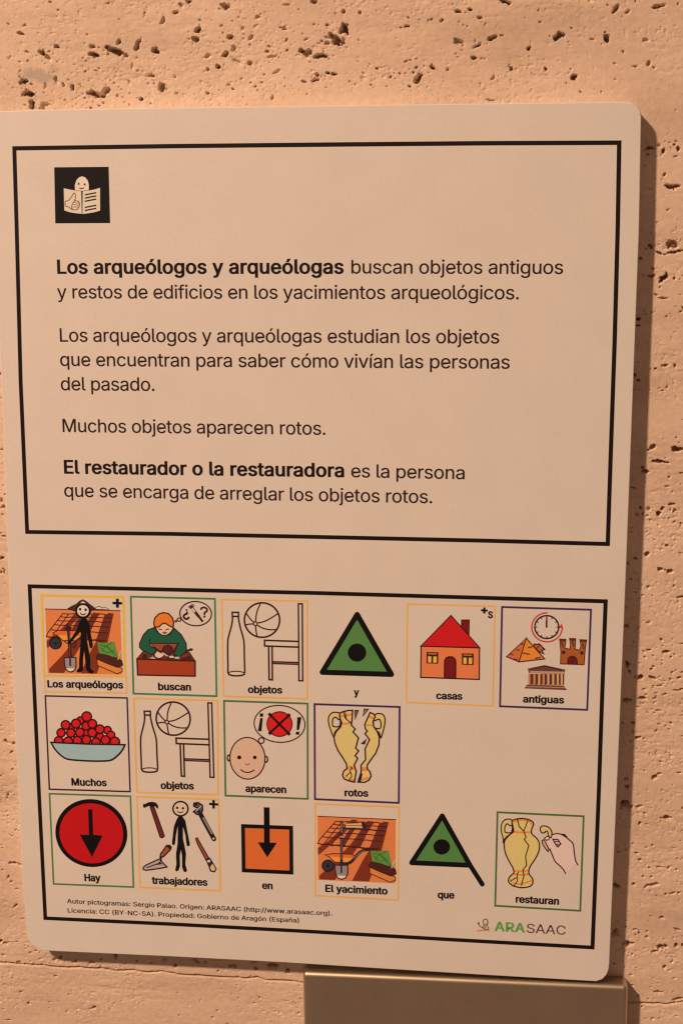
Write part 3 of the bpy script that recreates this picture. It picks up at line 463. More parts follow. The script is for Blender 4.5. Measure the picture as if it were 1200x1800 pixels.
# measured pits: photo x, y, width, height, tilt (deg, clockwise), depth factor
PITS = """38 58 18 7 10 .8;74 92 16 11 40 1;86 101 16 9 38 .6;100 82 10 6 0 .9;165 95 15 9 15 1;164 82 12 6 0 .8;188 84 6 6 0 1;203 91 24 13 15 1;209 75 8 11 10 .8;221 97 12 9 -30 .7
242 81 10 17 10 .9;273 90 14 11 20 1;42 144 14 11 0 1;50 164 15 12 20 1;58 182 20 12 100 1;80 186 24 14 -20 .5;128 153 11 14 0 .8;173 166 36 16 -8 .7;186 159 16 12 0 .7;160 164 12 14 10 .8;284 153 10 16 -10 .9;265 134 14 8 0 .7
285 36 18 8 -60 .6;254 25 18 6 -60 .4;308 22 10 6 0 .8;331 3 12 6 0 1;348 52 9 8 0 1;343 69 12 7 15 1;396 10 18 9 -10 1;403 65 10 8 0 1;396 94 16 8 -40 .9;452 31 14 8 0 .6;384 115 10 9 0 1;365 98 17 6 -30 .6
416 108 20 7 20 .6;440 110 11 8 -40 .8;442 67 14 8 -40 .6;470 90 8 4 0 1;480 99 22 7 -20 .5;486 126 18 7 -30 .5;538 90 24 11 -5 .9;563 98 22 10 -15 1;552 2 14 7 0 1;580 62 10 16 30 .8;590 70 14 14 0 .9;575 76 12 8 0 .7;598 55 8 9 0 .8;565 72 6 6 0 .7
575 129 9 6 0 1;587 129 9 5 0 1;556 131 6 8 0 .9;535 143 12 5 0 .7;553 141 18 7 -10 .8;365 165 6 8 0 .8;366 123 6 6 0 .7;503 9 18 5 0 .5;249 174 6 6 0 1;227 145 6 14 0 .6;232 116 5 18 5 .5;206 168 5 5 0 .8;409 155 4 4 0 .9;478 172 6 12 40 .6;310 164 10 8 0 .5;425 139 8 5 0 .5
410 84 8 12 0 .7;426 52 6 8 0 .6;500 52 8 9 0 .6;540 165 6 4 0 .6;88 4 8 4 0 .7;190 6 10 4 0 .6;318 10 8 12 -40 .6;505 88 5 5 0 .7;100 140 7 18 5 .5;80 150 6 16 10 .5;112 150 5 12 0 .6;420 30 6 5 0 .5;450 45 12 5 -20 .4
607 50 13 16 0 1;602 73 9 12 0 .9;604 20 9 7 -30 .8;632 22 9 5 -40 .8;716 46 12 5 -10 1;704 48 4 3 0 .9;776 36 9 5 -40 .8;805 19 16 6 5 1;825 17 10 6 0 1;842 30 8 6 0 1;808 73 17 13 15 .6;838 80 17 7 -35 .7;865 65 19 7 -22 .9;881 62 10 4 10 .6;888 3 22 7 18 1
930 84 9 8 0 1;832 102 11 6 0 1;982 61 16 13 -45 1;1004 50 6 4 0 .8;1065 66 9 13 0 1;1082 15 19 9 -50 .8;1103 21 9 6 -30 .7;1156 10 28 8 -8 .8;1135 70 12 6 0 .6;1040 69 8 6 0 .6;760 118 10 8 0 1;735 140 15 9 -30 1;739 133 8 7 0 1;725 128 6 6 0 .8;720 150 6 5 0 .9;686 134 7 4 -20 1;662 120 6 5 0 .9
713 108 8 5 -20 .6;722 105 8 5 0 .6;732 104 6 5 0 .5;897 121 7 7 0 .9;958 121 6 6 0 .9;865 136 13 7 -45 .6;1009 136 10 10 0 1;1094 91 6 6 0 .6;1034 97 3 22 -15 .3;1043 120 3 14 -20 .3;1115 117 10 6 0 .7;1139 111 12 8 -30 .7;1150 118 8 5 0 .6;1080 112 8 5 0 .5;862 175 24 4 10 .6;900 174 6 3 0 .5;1018 161 5 5 0 .8;829 144 10 3 40 .4;787 122 5 5 0 .7;1057 161 4 4 0 .7
1142 261 15 6 10 1;1137 272 6 5 0 .8;1166 265 6 10 0 1;1157 255 8 5 -20 .7;1191 262 6 9 0 .9;1188 275 14 4 -5 .6;1184 255 7 5 0 .7;1168 308 8 6 -40 .8;1181 328 27 8 0 1;1163 315 4 4 0 .5;1142 330 10 3 0 .5;1180 429 20 10 5 .9;1143 434 7 9 0 .9;1158 445 12 5 20 1;1168 447 10 4 0 .8;1186 443 28 6 -8 .9;1125 453 7 5 0 .8;1149 473 6 6 0 .8
1166 487 17 12 12 1;1144 484 14 5 0 .9;1130 484 10 3 0 .7;1185 490 7 5 0 .8;1195 491 6 3 0 .7;1165 523 26 5 4 .7;1152 518 10 4 20 .7;1196 517 8 4 0 .6;1144 549 5 5 0 .7;1121 560 8 6 0 1;1121 572 10 5 0 1;1196 547 8 5 0 .6;1172 558 6 5 0 .6
1167 644 13 7 -8 .8;1184 642 6 8 0 .8;1152 649 5 5 0 .9;1115 660 5 7 0 1;1122 668 7 4 0 1;1140 685 5 3 0 .8;1164 686 7 3 0 .8;1158 683 4 4 0 .5;1136 718 5 4 0 .7;1143 630 3 3 0 .4;1146 787 12 7 -30 .9;1138 792 8 4 -20 .8;1190 790 20 9 3 1;1158 811 27 7 0 1;1172 813 9 4 15 1;1128 822 6 5 0 1;1132 829 12 7 0 1;1166 773 8 3 0 .4;1188 770 5 4 0 .6;1194 778 4 4 0 .6
1196 832 8 4 0 .8;1174 839 5 6 0 .7;1172 856 9 4 0 .7;1182 865 7 4 -20 .6;1112 857 14 4 20 .8;1125 893 7 6 0 1;1139 895 9 6 0 .8;1163 893 6 9 20 .9;1157 904 10 9 -40 1;1180 887 10 6 0 .9;1178 897 4 9 0 .5;1183 901 5 6 0 .7;1142 914 5 5 0 .6;1175 911 5 5 0 .5;1196 921 6 4 0 .7;1171 960 7 5 0 1;1160 966 5 4 0 .5;1196 972 10 3 0 .7
1137 974 11 7 -20 1;1116 982 6 5 20 1;1159 1000 12 8 10 .9;1175 1005 12 7 -15 .9;1167 1002 10 3 10 .7;1139 1032 5 5 0 .8;1184 1031 6 5 0 .6;1108 1018 8 4 20 .8;1116 1042 7 4 0 .8;1196 1050 16 4 -8 1;1154 1024 4 4 0 .5;1102 991 4 5 0 .9
1140 1095 12 6 -10 .6;1100 1101 9 5 0 .9;1162 1124 6 7 0 .8;1140 1143 14 4 0 .8;1169 1145 16 6 -15 1;1113 1128 4 4 0 .8;1132 1155 7 6 -30 .6;1147 1153 5 4 0 .6;1178 1155 6 5 -20 .8;1185 1151 5 5 0 .6;1155 1161 4 6 0 .5;1102 1168 8 10 0 1;1107 1181 6 6 0 1;1123 1166 4 3 0 .8;1125 1190 10 9 10 1;1147 1193 17 6 15 1;1141 1190 6 6 0 .8;1178 1194 7 4 0 .8;1165 1197 16 3 0 .4;1147 1172 5 5 0 .7;1163 1169 5 3 0 .6
1158 1206 12 4 -10 .7;1198 1182 8 4 0 .8;1193 1191 10 5 -20 .8;1188 1214 14 4 10 .8;1197 1212 10 5 -20 .8;1100 1230 16 7 -10 1;1128 1229 14 6 5 1;1128 1237 10 3 5 .7;1121 1243 4 4 0 .8;1132 1212 8 5 -40 .6;1153 1219 12 3 -5 .6;1168 1221 14 4 -20 .6;1158 1250 14 4 0 .7;1149 1254 6 4 0 .6;1111 1270 8 6 0 1;1093 1272 6 5 0 .8;1178 1271 5 5 0 .8;1158 1274 9 3 0 .7;1170 1276 8 3 0 .6;1175 1282 6 4 0 .7;1152 1284 8 5 -30 .7;1122 1297 11 7 0 1;1132 1299 5 5 0 .7;1112 1287 6 6 0 .7;1145 1307 6 3 20 .5;1175 1324 8 3 0 .6;1196 1237 6 4 0 .6;1197 1257 7 4 0 .6
1161 1339 7 3 0 .9;1149 1366 9 16 25 .8;1157 1360 10 7 0 .6;1193 1359 10 6 0 .7;1132 1355 5 5 0 .5;1100 1369 10 7 -30 .9;1101 1384 8 7 0 1;1181 1380 5 3 0 .5;1164 1389 9 4 15 .5;1122 1397 6 3 0 .5;1099 1412 16 12 -30 1;1106 1418 16 10 10 .7;1123 1419 18 7 -10 .6;1132 1430 10 4 15 .7;1091 1422 7 5 0 .7;1170 1438 22 5 0 1;1170 1435 8 6 0 1;1125 1448 9 6 -30 .7;1136 1449 4 3 0 .7;1156 1439 5 4 0 .4
1112 1483 4 4 0 1;1146 1485 4 4 0 1;1118 1500 7 4 5 .9;1085 1499 6 4 0 1;1125 1511 8 6 0 .9;1099 1493 5 4 0 .7;1190 1510 5 3 0 .7;1159 1525 16 5 -5 .7;1174 1526 7 8 0 .7;1140 1526 4 6 0 .8;1130 1540 8 5 0 .8;1144 1541 9 5 0 .8;1189 1529 5 5 0 .7;1113 1554 7 9 20 1;1144 1557 34 9 -14 .75;1083 1557 11 8 -20 1;1169 1572 6 5 0 1;1181 1571 11 5 -20 .9;1192 1570 6 5 0 .8;1190 1550 5 4 0 .5;1154 1575 6 4 0 .6;1196 1478 5 4 0 .5
1162 1613 12 8 -25 .7;1144 1611 12 3 25 .8;1190 1634 18 4 10 .9;1114 1634 7 4 -10 .8;1123 1641 5 6 0 .9;1117 1644 4 4 0 .8;1136 1637 6 3 -20 .8;1135 1648 7 6 0 .7;1099 1630 5 4 0 .9;1081 1640 13 18 0 .8;1103 1660 18 10 -10 .9;1163 1666 17 10 -20 1;1151 1673 12 5 -15 1;1188 1664 7 10 20 1;1199 1662 6 10 0 1;1111 1677 7 5 0 .6;1117 1682 6 4 0 .5;1080 1695 7 4 0 1;1167 1700 7 7 0 1;1109 1714 10 4 -20 .7;1111 1733 8 4 0 .8;1120 1751 6 5 0 .8;1142 1735 5 4 0 .6;1156 1744 17 5 -12 1;1139 1757 8 3 10 .8;1149 1757 4 3 0 .6
1190 1757 20 9 -10 .7;1129 1770 8 4 -30 .6;1146 1791 8 5 -20 .6;1158 1790 8 3 -20 .7;1134 1791 6 3 0 .6;1188 1786 8 3 0 .6;1147 1720 5 3 0 .5;1184 1720 8 4 0 .5;1156 1729 8 3 0 .5;1122 1699 8 3 0 .4;1180 1690 10 5 -40 .5
6 1004 9 8 -50 .8;1 1006 5 6 0 .8;9 1028 4 4 0 .5;2 1062 6 3 0 .6;9 1118 7 4 -15 .7;2 1124 6 4 0 .5;19 1139 4 5 0 .7;8 1159 5 4 0 .9;18 1184 6 7 0 .6;4 1219 10 3 -5 .7;5 1230 4 4 0 .5;18 1237 6 3 -10 .9;17 1252 4 4 0 .6;23 1252 3 5 0 .6;22 1268 3 3 0 .6;10 1301 5 9 20 1;15 1305 14 5 15 1;25 1306 7 7 0 1;18 1290 4 3 0 .6;15 1319 3 4 0 .6;23 1353 7 4 0 .9;27 1345 3 4 0 .6;7 1362 4 3 0 .7;1 1365 5 4 0 .8;14 1398 6 6 0 .7;25 1398 4 4 0 .7
13 1402 5 9 0 .5;13 1427 8 5 -50 .4;8 1436 16 3 0 .4;25 1441 4 3 0 .8;31 1445 4 3 0 .7;15 1448 5 3 0 .5;28 1459 4 4 0 .9;18 1467 4 3 0 .8;31 1475 3 3 0 .6;3 1485 6 3 0 .6;5 1514 6 3 0 .6;21 1517 14 7 -5 1;33 1519 14 5 10 1;5 1530 4 4 0 .7;15 1542 11 4 -65 .8;20 1550 7 4 -60 .8;29 1563 8 5 0 .7;34 1565 5 3 -40 .7;27 1592 16 5 -55 .7;40 1616 9 4 10 .7;22 1613 5 3 0 .5;1 1655 10 8 0 1;10 1659 12 7 0 .8;17 1657 6 4 -10 .6;30 1656 14 3 -6 .5;15 1651 5 3 0 .5
2 700 3 4 0 .8;3 790 5 5 0 .7;2 880 5 8 0 .9;6 890 6 8 0 .9;6 943 8 5 0 .8;3 982 9 9 0 .9;4 905 4 5 0 .7;8 870 4 6 0 .6
6 1680 9 6 -10 .7;54 1675 8 5 -20 .7;45 1668 6 3 0 .7;72 1686 18 4 -20 .4;64 1672 12 3 0 .8;46 1683 4 3 0 .6;74 1696 6 5 0 .9;33 1692 10 5 0 .8;45 1694 5 4 0 .8;103 1687 14 10 -40 .9;95 1688 10 12 -40 .5;131 1690 10 9 0 .7;162 1692 14 8 20 .8;158 1689 5 4 0 1;178 1686 4 4 0 .9;202 1681 8 9 20 .9;220 1695 6 4 0 .7;240 1689 5 8 0 .7;266 1694 6 5 0 .9;290 1688 14 6 0 .6;308 1697 7 10 0 .9;345 1690 20 8 10 .7;360 1692 10 7 0 .6;386 1687 5 4 0 .8;408 1699 16 8 -10 .9;448 1703 10 7 0 .9;478 1697 18 12 0 .9;446 1692 18 6 0 .6;505 1706 10 11 0 1
22 1719 6 4 0 .6;36 1744 6 5 0 .8;98 1716 7 4 -10 .9;88 1730 4 3 0 .4;51 1763 6 8 0 .8;36 1750 3 4 0 .6;88 1761 5 3 0 .8;165 1770 9 6 -20 1;160 1773 8 3 -20 .9;201 1764 4 3 0 .8;68 1756 3 2 0 .5;42 1760 4 3 0 .5;225 1730 4 3 0 .5;312 1746 4 3 0 .6;367 1733 4 3 0 .5;416 1732 4 4 0 .7;456 1755 7 4 0 .7;424 1780 4 3 0 .7;484 1778 4 4 0 .6;526 1780 5 5 0 .9;528 1756 6 4 0 .6;470 1729 4 3 0 .7;527 1733 6 3 0 .6;16 1793 12 4 0 .8;140 1784 6 3 0 .4;500 1760 5 3 0 .5;245 1765 5 3 0 .5;140 1715 8 3 -10 .4;72 1715 8 4 0 .4"""
CRACK_L = [(-400, 1672), (-60, 1688), (0, 1692.8), (12, 1692), (25, 1694), (58, 1696), (94, 1699.6), (140, 1701.5), (180, 1703.7), (200, 1706.8), (234, 1706), (261, 1710.5), (288, 1708), (315, 1713.5), (373, 1716.7), (432, 1720), (452, 1717.8), (463, 1722), (526, 1726.6),
           (700, 1739), (900, 1750), (1106.7, 1762), (1126.7, 1763), (1150, 1764.7), (1173, 1765), (1185, 1762.5), (1200, 1762), (1260, 1766), (1600, 1783)]

PX = 1 / 1040.0
def px2w(x, y):
    return onplane(x, y, D)
def build_wall():
    # fine window in stone coordinates
    c = [px2w(x, y) for x, y in ((-70, -70), (1270, -70), (-70, 1870), (1270, 1870))]
    u0, u1 = min(p[0] for p in c), max(p[0] for p in c)
    v0, v1 = min(p[1] for p in c), max(p[1] for p in c)
    st = 1.35 * PX
    nu, nv = int((u1 - u0) / st), int((v1 - v0) / st)
    us = np.linspace(u0, u1, nu + 1); vs = np.linspace(v0, v1, nv + 1)
    U, V = np.meshgrid(us, vs)                       # [row v, col u]
    H = np.zeros_like(U)
    x, y = U / PX, V / PX                            # coordinates in px-sized units
    # soft undulation, bedding relief, grain
    H += (fbm(x / 160, y / 60, 1) - 0.5) * 2.5
    H += (fbm(x / 30, y / 9, 11) - 0.5) * 2.4
    H += (fbm(x / 7.5, y / 5, 21, 3) - 0.45) * 0.95
    H += np.clip(fbm(x / 5, y / 3.6, 71, 3) - 0.54, 0, 1) * 13.0 * np.clip((fbm(x / 90, y / 30, 81, 3) - 0.36) * 4, 0, 1)
    bed = fbm(x / 420 + 3, (y + 0.05 * x) / 46, 31, 3)          # porous beds
    wx = (fbm(x / 9, y / 9, 41, 3) - 0.45); wy = (fbm(x / 9, y / 9, 51, 3) - 0.45)
    wx = wx + 0.45 * (fbm(x / 3.6, y / 3.6, 45, 2) - 0.38); wy = wy + 0.45 * (fbm(x / 3.6, y / 3.6, 55, 2) - 0.38)
    fl = fbm(x / 6.5, y / 5.0, 91, 3)
    def stamp(px, py, w, h, ang, dep, k=1.0):
        r = max(w, h) * 0.95 + 5
        i0 = np.searchsorted(vs, (py - r) * PX); i1 = np.searchsorted(vs, (py + r) * PX)
        j0 = np.searchsorted(us, (px - r) * PX); j1 = np.searchsorted(us, (px + r) * PX)
        if i1 - i0 < 2 or j1 - j0 < 2: return
        a = math.radians(ang)
        X = x[i0:i1, j0:j1] - px; Y = y[i0:i1, j0:j1] - py
        amp = min(8.0, 0.75 * min(w, h)) * 1.7
        X = X + wx[i0:i1, j0:j1] * amp; Y = Y + wy[i0:i1, j0:j1] * amp
        P = X * math.cos(a) + Y * math.sin(a); Q = -X * math.sin(a) + Y * math.cos(a)
        rho = np.sqrt((P / (w / 2)) ** 2 + (Q / (h / 2)) ** 2)
        wall = max(0.22, min(0.8, 2.3 / min(w, h)))
        if k < 0.85: wall = max(wall, 0.6)
        prof = np.clip((1.12 - rho) / wall, 0, 1)
        prof = prof * (0.75 + 0.25 * np.clip(1 - rho, 0, 1))
        sub = H[i0:i1, j0:j1]
        if dep > 5: dep = dep * (0.5 + 1.05 * fl[i0:i1, j0:j1])
        np.maximum(sub, prof * dep + sub * (1 - np.clip(prof * 1.3, 0, 1)), out=sub)
    for tok in PITS.replace('\n', ';').split(';'):
        X, Y, w, h, a, k = (float(t) for t in tok.split())
        if k < 0.85: w *= 0.96; h *= 0.9
        u, v = px2w(X, Y)
        m = min(w, h)
        stamp(u / PX, v / PX, w * 0.93, h * 0.9, a, k ** 1.8 * (6.0 + 1.8 * m + 0.2 * max(w, h)), k)
        if m >= 6 and Y < 560:                        # crumbs broken out round the larger pits
            for _ in range(4):
                an = rng.uniform(0, 6.283); rr = rng.uniform(0.8, 2.6) * max(w, h) * 0.7 + 3
                q = rng.uniform(1.8, 3.6)
                stamp(u / PX + rr * math.cos(an), v / PX + 0.7 * rr * math.sin(an), q * rng.uniform(1, 2), q, rng.normal(-10, 40), q * rng.uniform(0.7, 1.6))
    # countless little pores, gathered in beds
    n = 23000
    dense = [(130, 150, 150, 55, 1.0), (440, 110, 130, 75, 1.0), (580, 70, 60, 50, 0.9), (700, 125, 90, 40, 0.9), (60, 110, 90, 60, 0.7),
             (1040, 110, 130, 40, 0.35), (1170, 265, 60, 22, 0.6), (1170, 440, 60, 30, 0.7), (1160, 1200, 60, 110, 0.9), (1150, 900, 70, 30, 0.7),
             (1150, 1640, 80, 80, 0.6), (480, 1765, 120, 30, 0.7), (60, 1750, 90, 40, 0.5), (20, 1300, 30, 160, 0.6), (10, 1450, 40, 60, 0.6), (5, 890, 12, 60, 1.0)]
    for k in range(n):
        X = rng.uniform(-60, 1260); Y = rng.uniform(-60, 1860)
        if 45 < X < 1055 and 215 < Y < 1670: continue
        u, v = px2w(X, Y)
        i = min(max(np.searchsorted(vs, v), 0), nv); j = min(max(np.searchsorted(us, u), 0), nu)
        d = bed[i, j]
        hot = max(a_ * math.exp(-((X - x_) / rx_) ** 2 - ((Y - y_) / ry_) ** 2) for x_, y_, rx_, ry_, a_ in dense)
        if rng.random() > max(0.05, (d - 0.42) * 2.6) * 0.7 + 0.62 * hot: continue
        s = 1.5 + 1.9 * rng.random() ** 2.4 + (0.9 * rng.random() if hot > 0.5 else 0)
        if X < 0 or X > 1200 or Y < 0 or Y > 1800:
            if rng.random() < 0.12: s *= 2.4
        deep = rng.random() < 0.45
        stamp(u / PX, v / PX, s * rng.uniform(1.0, 2.3), s, rng.normal(-12, 26), s * (rng.uniform(1.5, 2.8) if deep else rng.uniform(0.5, 1.1)))
    # joint between the two slabs
    cp = np.array([px2w(a, b) for a, b in CRACK_L])
    J = np.interp(us, cp[:, 0], cp[:, 1])
    J = J + (vnoise(us / PX / 7, us * 0 + 3, 61) - 0.5) * 1.3 * PX + (vnoise(us / PX / 22, us * 0 + 3, 63) - 0.5) * 1.6 * PX
    wid = 0.75 + 0.9 * vnoise(us / PX / 17, us * 0 + 9, 62)
    dist = np.abs(V - J[None, :]) / PX
    g = np.clip((wid[None, :] + 0.9 - dist) / 0.9, 0, 1)
    H = np.maximum(H, g * 8.0)
    H += np.clip(1 - dist / 5, 0, 1) * 0.5
    ST = np.zeros_like(U)
    for X, Y, w, h, amt in ((55, 128, 26, 10, .75), (78, 137, 22, 8, .7), (95, 122, 12, 8, .5), (290, 78, 22, 10, .25), (1040, 60, 90, 40, .08)):
        u, v = px2w(X, Y)
        r = ((x - u / PX) / w) ** 2 + ((y - v / PX) / h) ** 2
        ST = np.maximum(ST, amt * np.clip(1.5 - r - 1.5 * (fbm(x / 7, y / 5, 95, 3) - 0.3), 0, 1) * (r < 2.5))
    for X0, Y0, X1, Y1 in ((268, 145, 269, 168), (269, 168, 267, 186)):
        (u, v), (u2, v2) = px2w(X0, Y0), px2w(X1, Y1)
        t = np.clip((V - v) / (v2 - v), 0, 1); dd = np.abs(U - (u + (u2 - u) * t)) / PX
        ST = np.where((V > v) & (V < v2) & (dd < 1.3), -0.8, ST)
    # fade to flat at the window's rim
    rim = np.minimum(np.minimum(U - u0, u1 - U), np.minimum(V - v0, v1 - V)) / (30 * PX)
    H *= np.clip(rim, 0, 1)
    # cells: leave out what lies hidden behind the board
    cu = (us[:-1] + us[1:]) / 2; cv = (vs[:-1] + vs[1:]) / 2
    ha = px2w(75, 225); hb = px2w(1045, 1640)
    jh0, jh1 = np.searchsorted(us, ha[0]), np.searchsorted(us, hb[0])
    ih0, ih1 = np.searchsorted(vs, ha[1]), np.searchsorted(vs, hb[1])
    H[ih0:ih1 + 1, jh0:jh1 + 1] = 0.0
    keep = np.ones((nv, nu), bool); keep[ih0:ih1, jh0:jh1] = False
    below = cv[:, None] > ((J[:-1] + J[1:]) / 2)[None, :]
    idx = np.arange((nu + 1) * (nv + 1)).reshape(nv + 1, nu + 1)
    W = D + H * PX
    co = np.stack((U * S, W * S, -V * S + ZC), -1).reshape(-1, 3)
    wall = new_obj('stone_wall', None)
    wall.location = w3(0, 0, D)
    tag(wall, 'pinkish beige travertine wall full of small pits behind the white sign', 'wall')
    inv = Matrix.Translation(-Vector(wall.location))
    shift = np.array(wall.location)
    def mesh(name, sel, extra):
        a = idx[:-1, :-1][sel]; b = idx[:-1, 1:][sel]; c = idx[1:, 1:][sel]; d = idx[1:, :-1][sel]
        q = np.stack((a, d, c, b), -1)
        used, invx = np.unique(q, return_inverse=True)
        vert = co[used] - shift; q = invx.reshape(-1, 4)
        base = len(vert)
        ev = np.array([v for f in extra for v in f], float).reshape(-1, 3) - shift
        vert = np.concatenate((vert, ev)) if len(ev) else vert
        eq = np.arange(len(ev)).reshape(-1, 4) + base
        q = np.concatenate((q, eq)) if len(ev) else q
        me = bpy.data.meshes.new(name)
        me.vertices.add(len(vert)); me.vertices.foreach_set('co', vert.astype(np.float32).ravel())
        me.loops.add(len(q) * 4); me.loops.foreach_set('vertex_index', q.astype(np.int32).ravel())
        me.polygons.add(len(q))
        me.polygons.foreach_set('loop_start', np.arange(0, len(q) * 4, 4, dtype=np.int32))
        me.polygons.foreach_set('use_smooth', np.ones(len(q), bool))
        me.update(); me.validate()
        at = me.attributes.new('stain', 'FLOAT', 'POINT')
        sv = np.zeros(len(me.vertices), np.float32); sv[:len(used)] = ST.ravel()[used]
        at.data.foreach_set('value', sv)
        me.materials.append(M_STONE)
        return new_obj(name, me, wall)
    B = 1.6                                             # stone goes on well beyond the picture
    T = 0.10                                            # slab thickness
    def quad(ua, va, ub, vb, w=D):                      # facing the room
        return [w3(ua, va, w), w3(ua, vb, w), w3(ub, vb, w), w3(ub, va, w)]
    jl, jr = float(J[0]), float(J[-1])
    top = [quad(-B, -B, u1, v0), quad(u1, -B, B, jr - 1.2 * PX), quad(-B, v0, u0, jl - 1.2 * PX),
           quad(us[jh0], vs[ih0], us[jh1], vs[ih1]),
           [w3(-B, -B, D), w3(B, -B, D), w3(B, -B, D + T), w3(-B, -B, D + T)],
           [w3(-B, -B, D), w3(-B, -B, D + T), w3(-B, jl, D + T), w3(-B, jl, D)],
           [w3(B, -B, D), w3(B, jr, D), w3(B, jr, D + T), w3(B, -B, D + T)],
           [w3(-B, -B, D + T), w3(B, -B, D + T), w3(B, jr, D + T), w3(-B, jl, D + T)]]
    bot = [quad(-B, v1, u1, B), quad(u1, jr + 1.2 * PX, B, B), quad(-B, jl + 1.2 * PX, u0, v1),
           [w3(-B, B, D), w3(-B, B, D + T), w3(B, B, D + T), w3(B, B, D)],
           [w3(-B, jl, D + 0.01), w3(-B, jl, D + T), w3(-B, B, D + T), w3(-B, B, D)],
           [w3(B, jr, D + 0.01), w3(B, B, D), w3(B, B, D + T), w3(B, jr, D + T)],
           [w3(-B, jl, D + T), w3(B, jr, D + T), w3(B, B, D + T), w3(-B, B, D + T)]]
    o = mesh('stone_slab', keep & ~below, top); o['label'] = 'upper travertine slab'
    o = mesh('stone_slab', keep & below, bot); o['label'] = 'lower travertine slab'
    return wall
build_wall()

# ------------------------------------------------------------------ the sign
sign = new_obj('sign', None)
sign.location = w3(0, 0.68, 0)
tag(sign, 'white easy-reading sign with black framed Spanish text above rows of colour pictograms', 'sign')
SIGN_FIX = Vector(sign.location)
def adopt(o):
    """keep world geometry while parenting to the sign"""
    return o

# board: rounded corners, slightly eased front edge
def build_board():
    T_ = [onplane(*p) for p in ((-26, 200), (0, 197), (60, 193), (600, 185.5), (1100, 179.3))]
    pts = []
    def seg(a, b, n=8, bulge=0.0):
        a = np.array(a); b = np.array(b)
        for k in range(n):
            t = k / n; p = a + (b - a) * t
            pts.append(tuple(onplane(p[0] + 0, p[1])))
    outline = [(-8, 196), (30, 194.5), (60, 193), (330, 189), (600, 185.3), (850, 182), (1100, 179.3), (1111, 181), (1119, 186.5), (1124, 195), (1126, 206),
               (1122.5, 400), (1115, 600), (1106.3, 830), (1096.5, 1080), (1086, 1330), (1075, 1580), (1070.2, 1693), (1069, 1704), (1065, 1714), (1058, 1721.5), (1047, 1725.3),
               (850, 1714), (640, 1701), (500, 1692), (300, 1681.5), (78, 1671.3), (66, 1667.5), (56, 1660), (50, 1650), (47.5, 1638),
               (39.8, 1540), (33, 1400), (24, 1200), (15, 1000), (4, 700), (-6, 480), (-17, 300), (-21, 215), (-20, 205), (-16, 198.5)]
    o2 = []
    for p in outline: o2.append(onplane(*p))
    n = len(o2)
    rings = [(0.0, 0.0009), (0.0006, 0.0), ]
    cx = sum(p[0] for p in o2) / n; cy = sum(p[1] for p in o2) / n
    Ls, Rs = offset_sides(o2, 2 * 0.0012, True)
    inner = Ls if math.dist(Ls[0], (cx, cy)) < math.dist(Rs[0], (cx, cy)) else Rs
    Ls2, Rs2 = offset_sides(o2, 2 * 0.0004, True)
    mid = Ls2 if math.dist(Ls2[0], (cx, cy)) < math.dist(Rs2[0], (cx, cy)) else Rs2
    V = [w3(p[0], p[1], 0) for p in inner] + [w3(p[0], p[1], 0.0004) for p in mid] + [w3(p[0], p[1], 0.0014) for p in o2] + [w3(p[0], p[1], D + 0.0005) for p in o2]
    Fc = [tuple(range(n))[::-1]]
    for r in range(3):
        for i in range(n):
            j = (i + 1) % n
            Fc.append((r * n + i, r * n + j, (r + 1) * n + j, (r + 1) * n + i))
    Fc.append(tuple(range(3 * n, 4 * n)))
    me = bpy.data.meshes.new('board')
    me.from_pydata([tuple(Vector(v)) for v in V], [], Fc)
    bm = bmesh.new(); bm.from_mesh(me); bmesh.ops.recalc_face_normals(bm, faces=bm.faces); bm.to_mesh(me); bm.free()
    me.materials.append(M_WHITE)
    return new_obj('board', me, sign)
build_board()

BLK = (24, 14, 12); LN = (52, 20, 18)
# the two black frames (line about 1.3 mm wide), traced along their edges
def frame(name, top, right, bottom, left, w, col, label=None, smooth=True):
    P = Print()
    loop = []
    for side in (top, right, bottom, left):
        loop += side[:-1]
    q = [onplane(*p) for p in loop]
    n = len(q)
    Ls, Rs = offset_sides(q, 2 * w * PX, True)
    c = (sum(p[0] for p in q) / n, sum(p[1] for p in q) / n)
    inn = Ls if math.dist(Ls[0], c) < math.dist(Rs[0], c) else Rs
    y = -P.BASE; c4 = ink(col)
    for p in q + inn:
        X, _, Z = w3(*p); P.V.append((X, y, Z))
    for i in range(n):
        j = (i + 1) % n
        f = (i, j, n + j, n + i)
        A, B, Cc = (P.V[k] for k in f[:3])
        cr = (B[0] - A[0]) * (Cc[2] - A[2]) - (B[2] - A[2]) * (Cc[0] - A[0])
        P.Fc.append(f if cr > 0 else f[::-1]); P.C.append(c4)
    return P.build(name, sign, label)
frame('frame', [(22, 257), (300, 253), (600, 250), (850, 247.8), (1091.5, 246.8)], [(1091.5, 246.8), (1088.8, 400), (1083.3, 600), (1075.3, 830), (1071, 960)],
      [(1071, 960), (850, 954), (560, 947.5), (300, 942), (45, 938.5)], [(45, 938.5), (33.3, 670), (26.3, 400), (22, 257)], 7.3, BLK, 'black frame round the text')
frame('frame', [(49, 1027), (300, 1033), (560, 1039), (820, 1046.5), (1067.5, 1053.5)], [(1067.5, 1053.5), (1062, 1200), (1055, 1400), (1044, 1669)],
      [(1044, 1669), (820, 1656.5), (560, 1641.5), (300, 1627.5), (77, 1617)], [(77, 1617), (66, 1400), (56.8, 1200), (49, 1027)], 7.3, BLK, 'black frame round the pictograms')

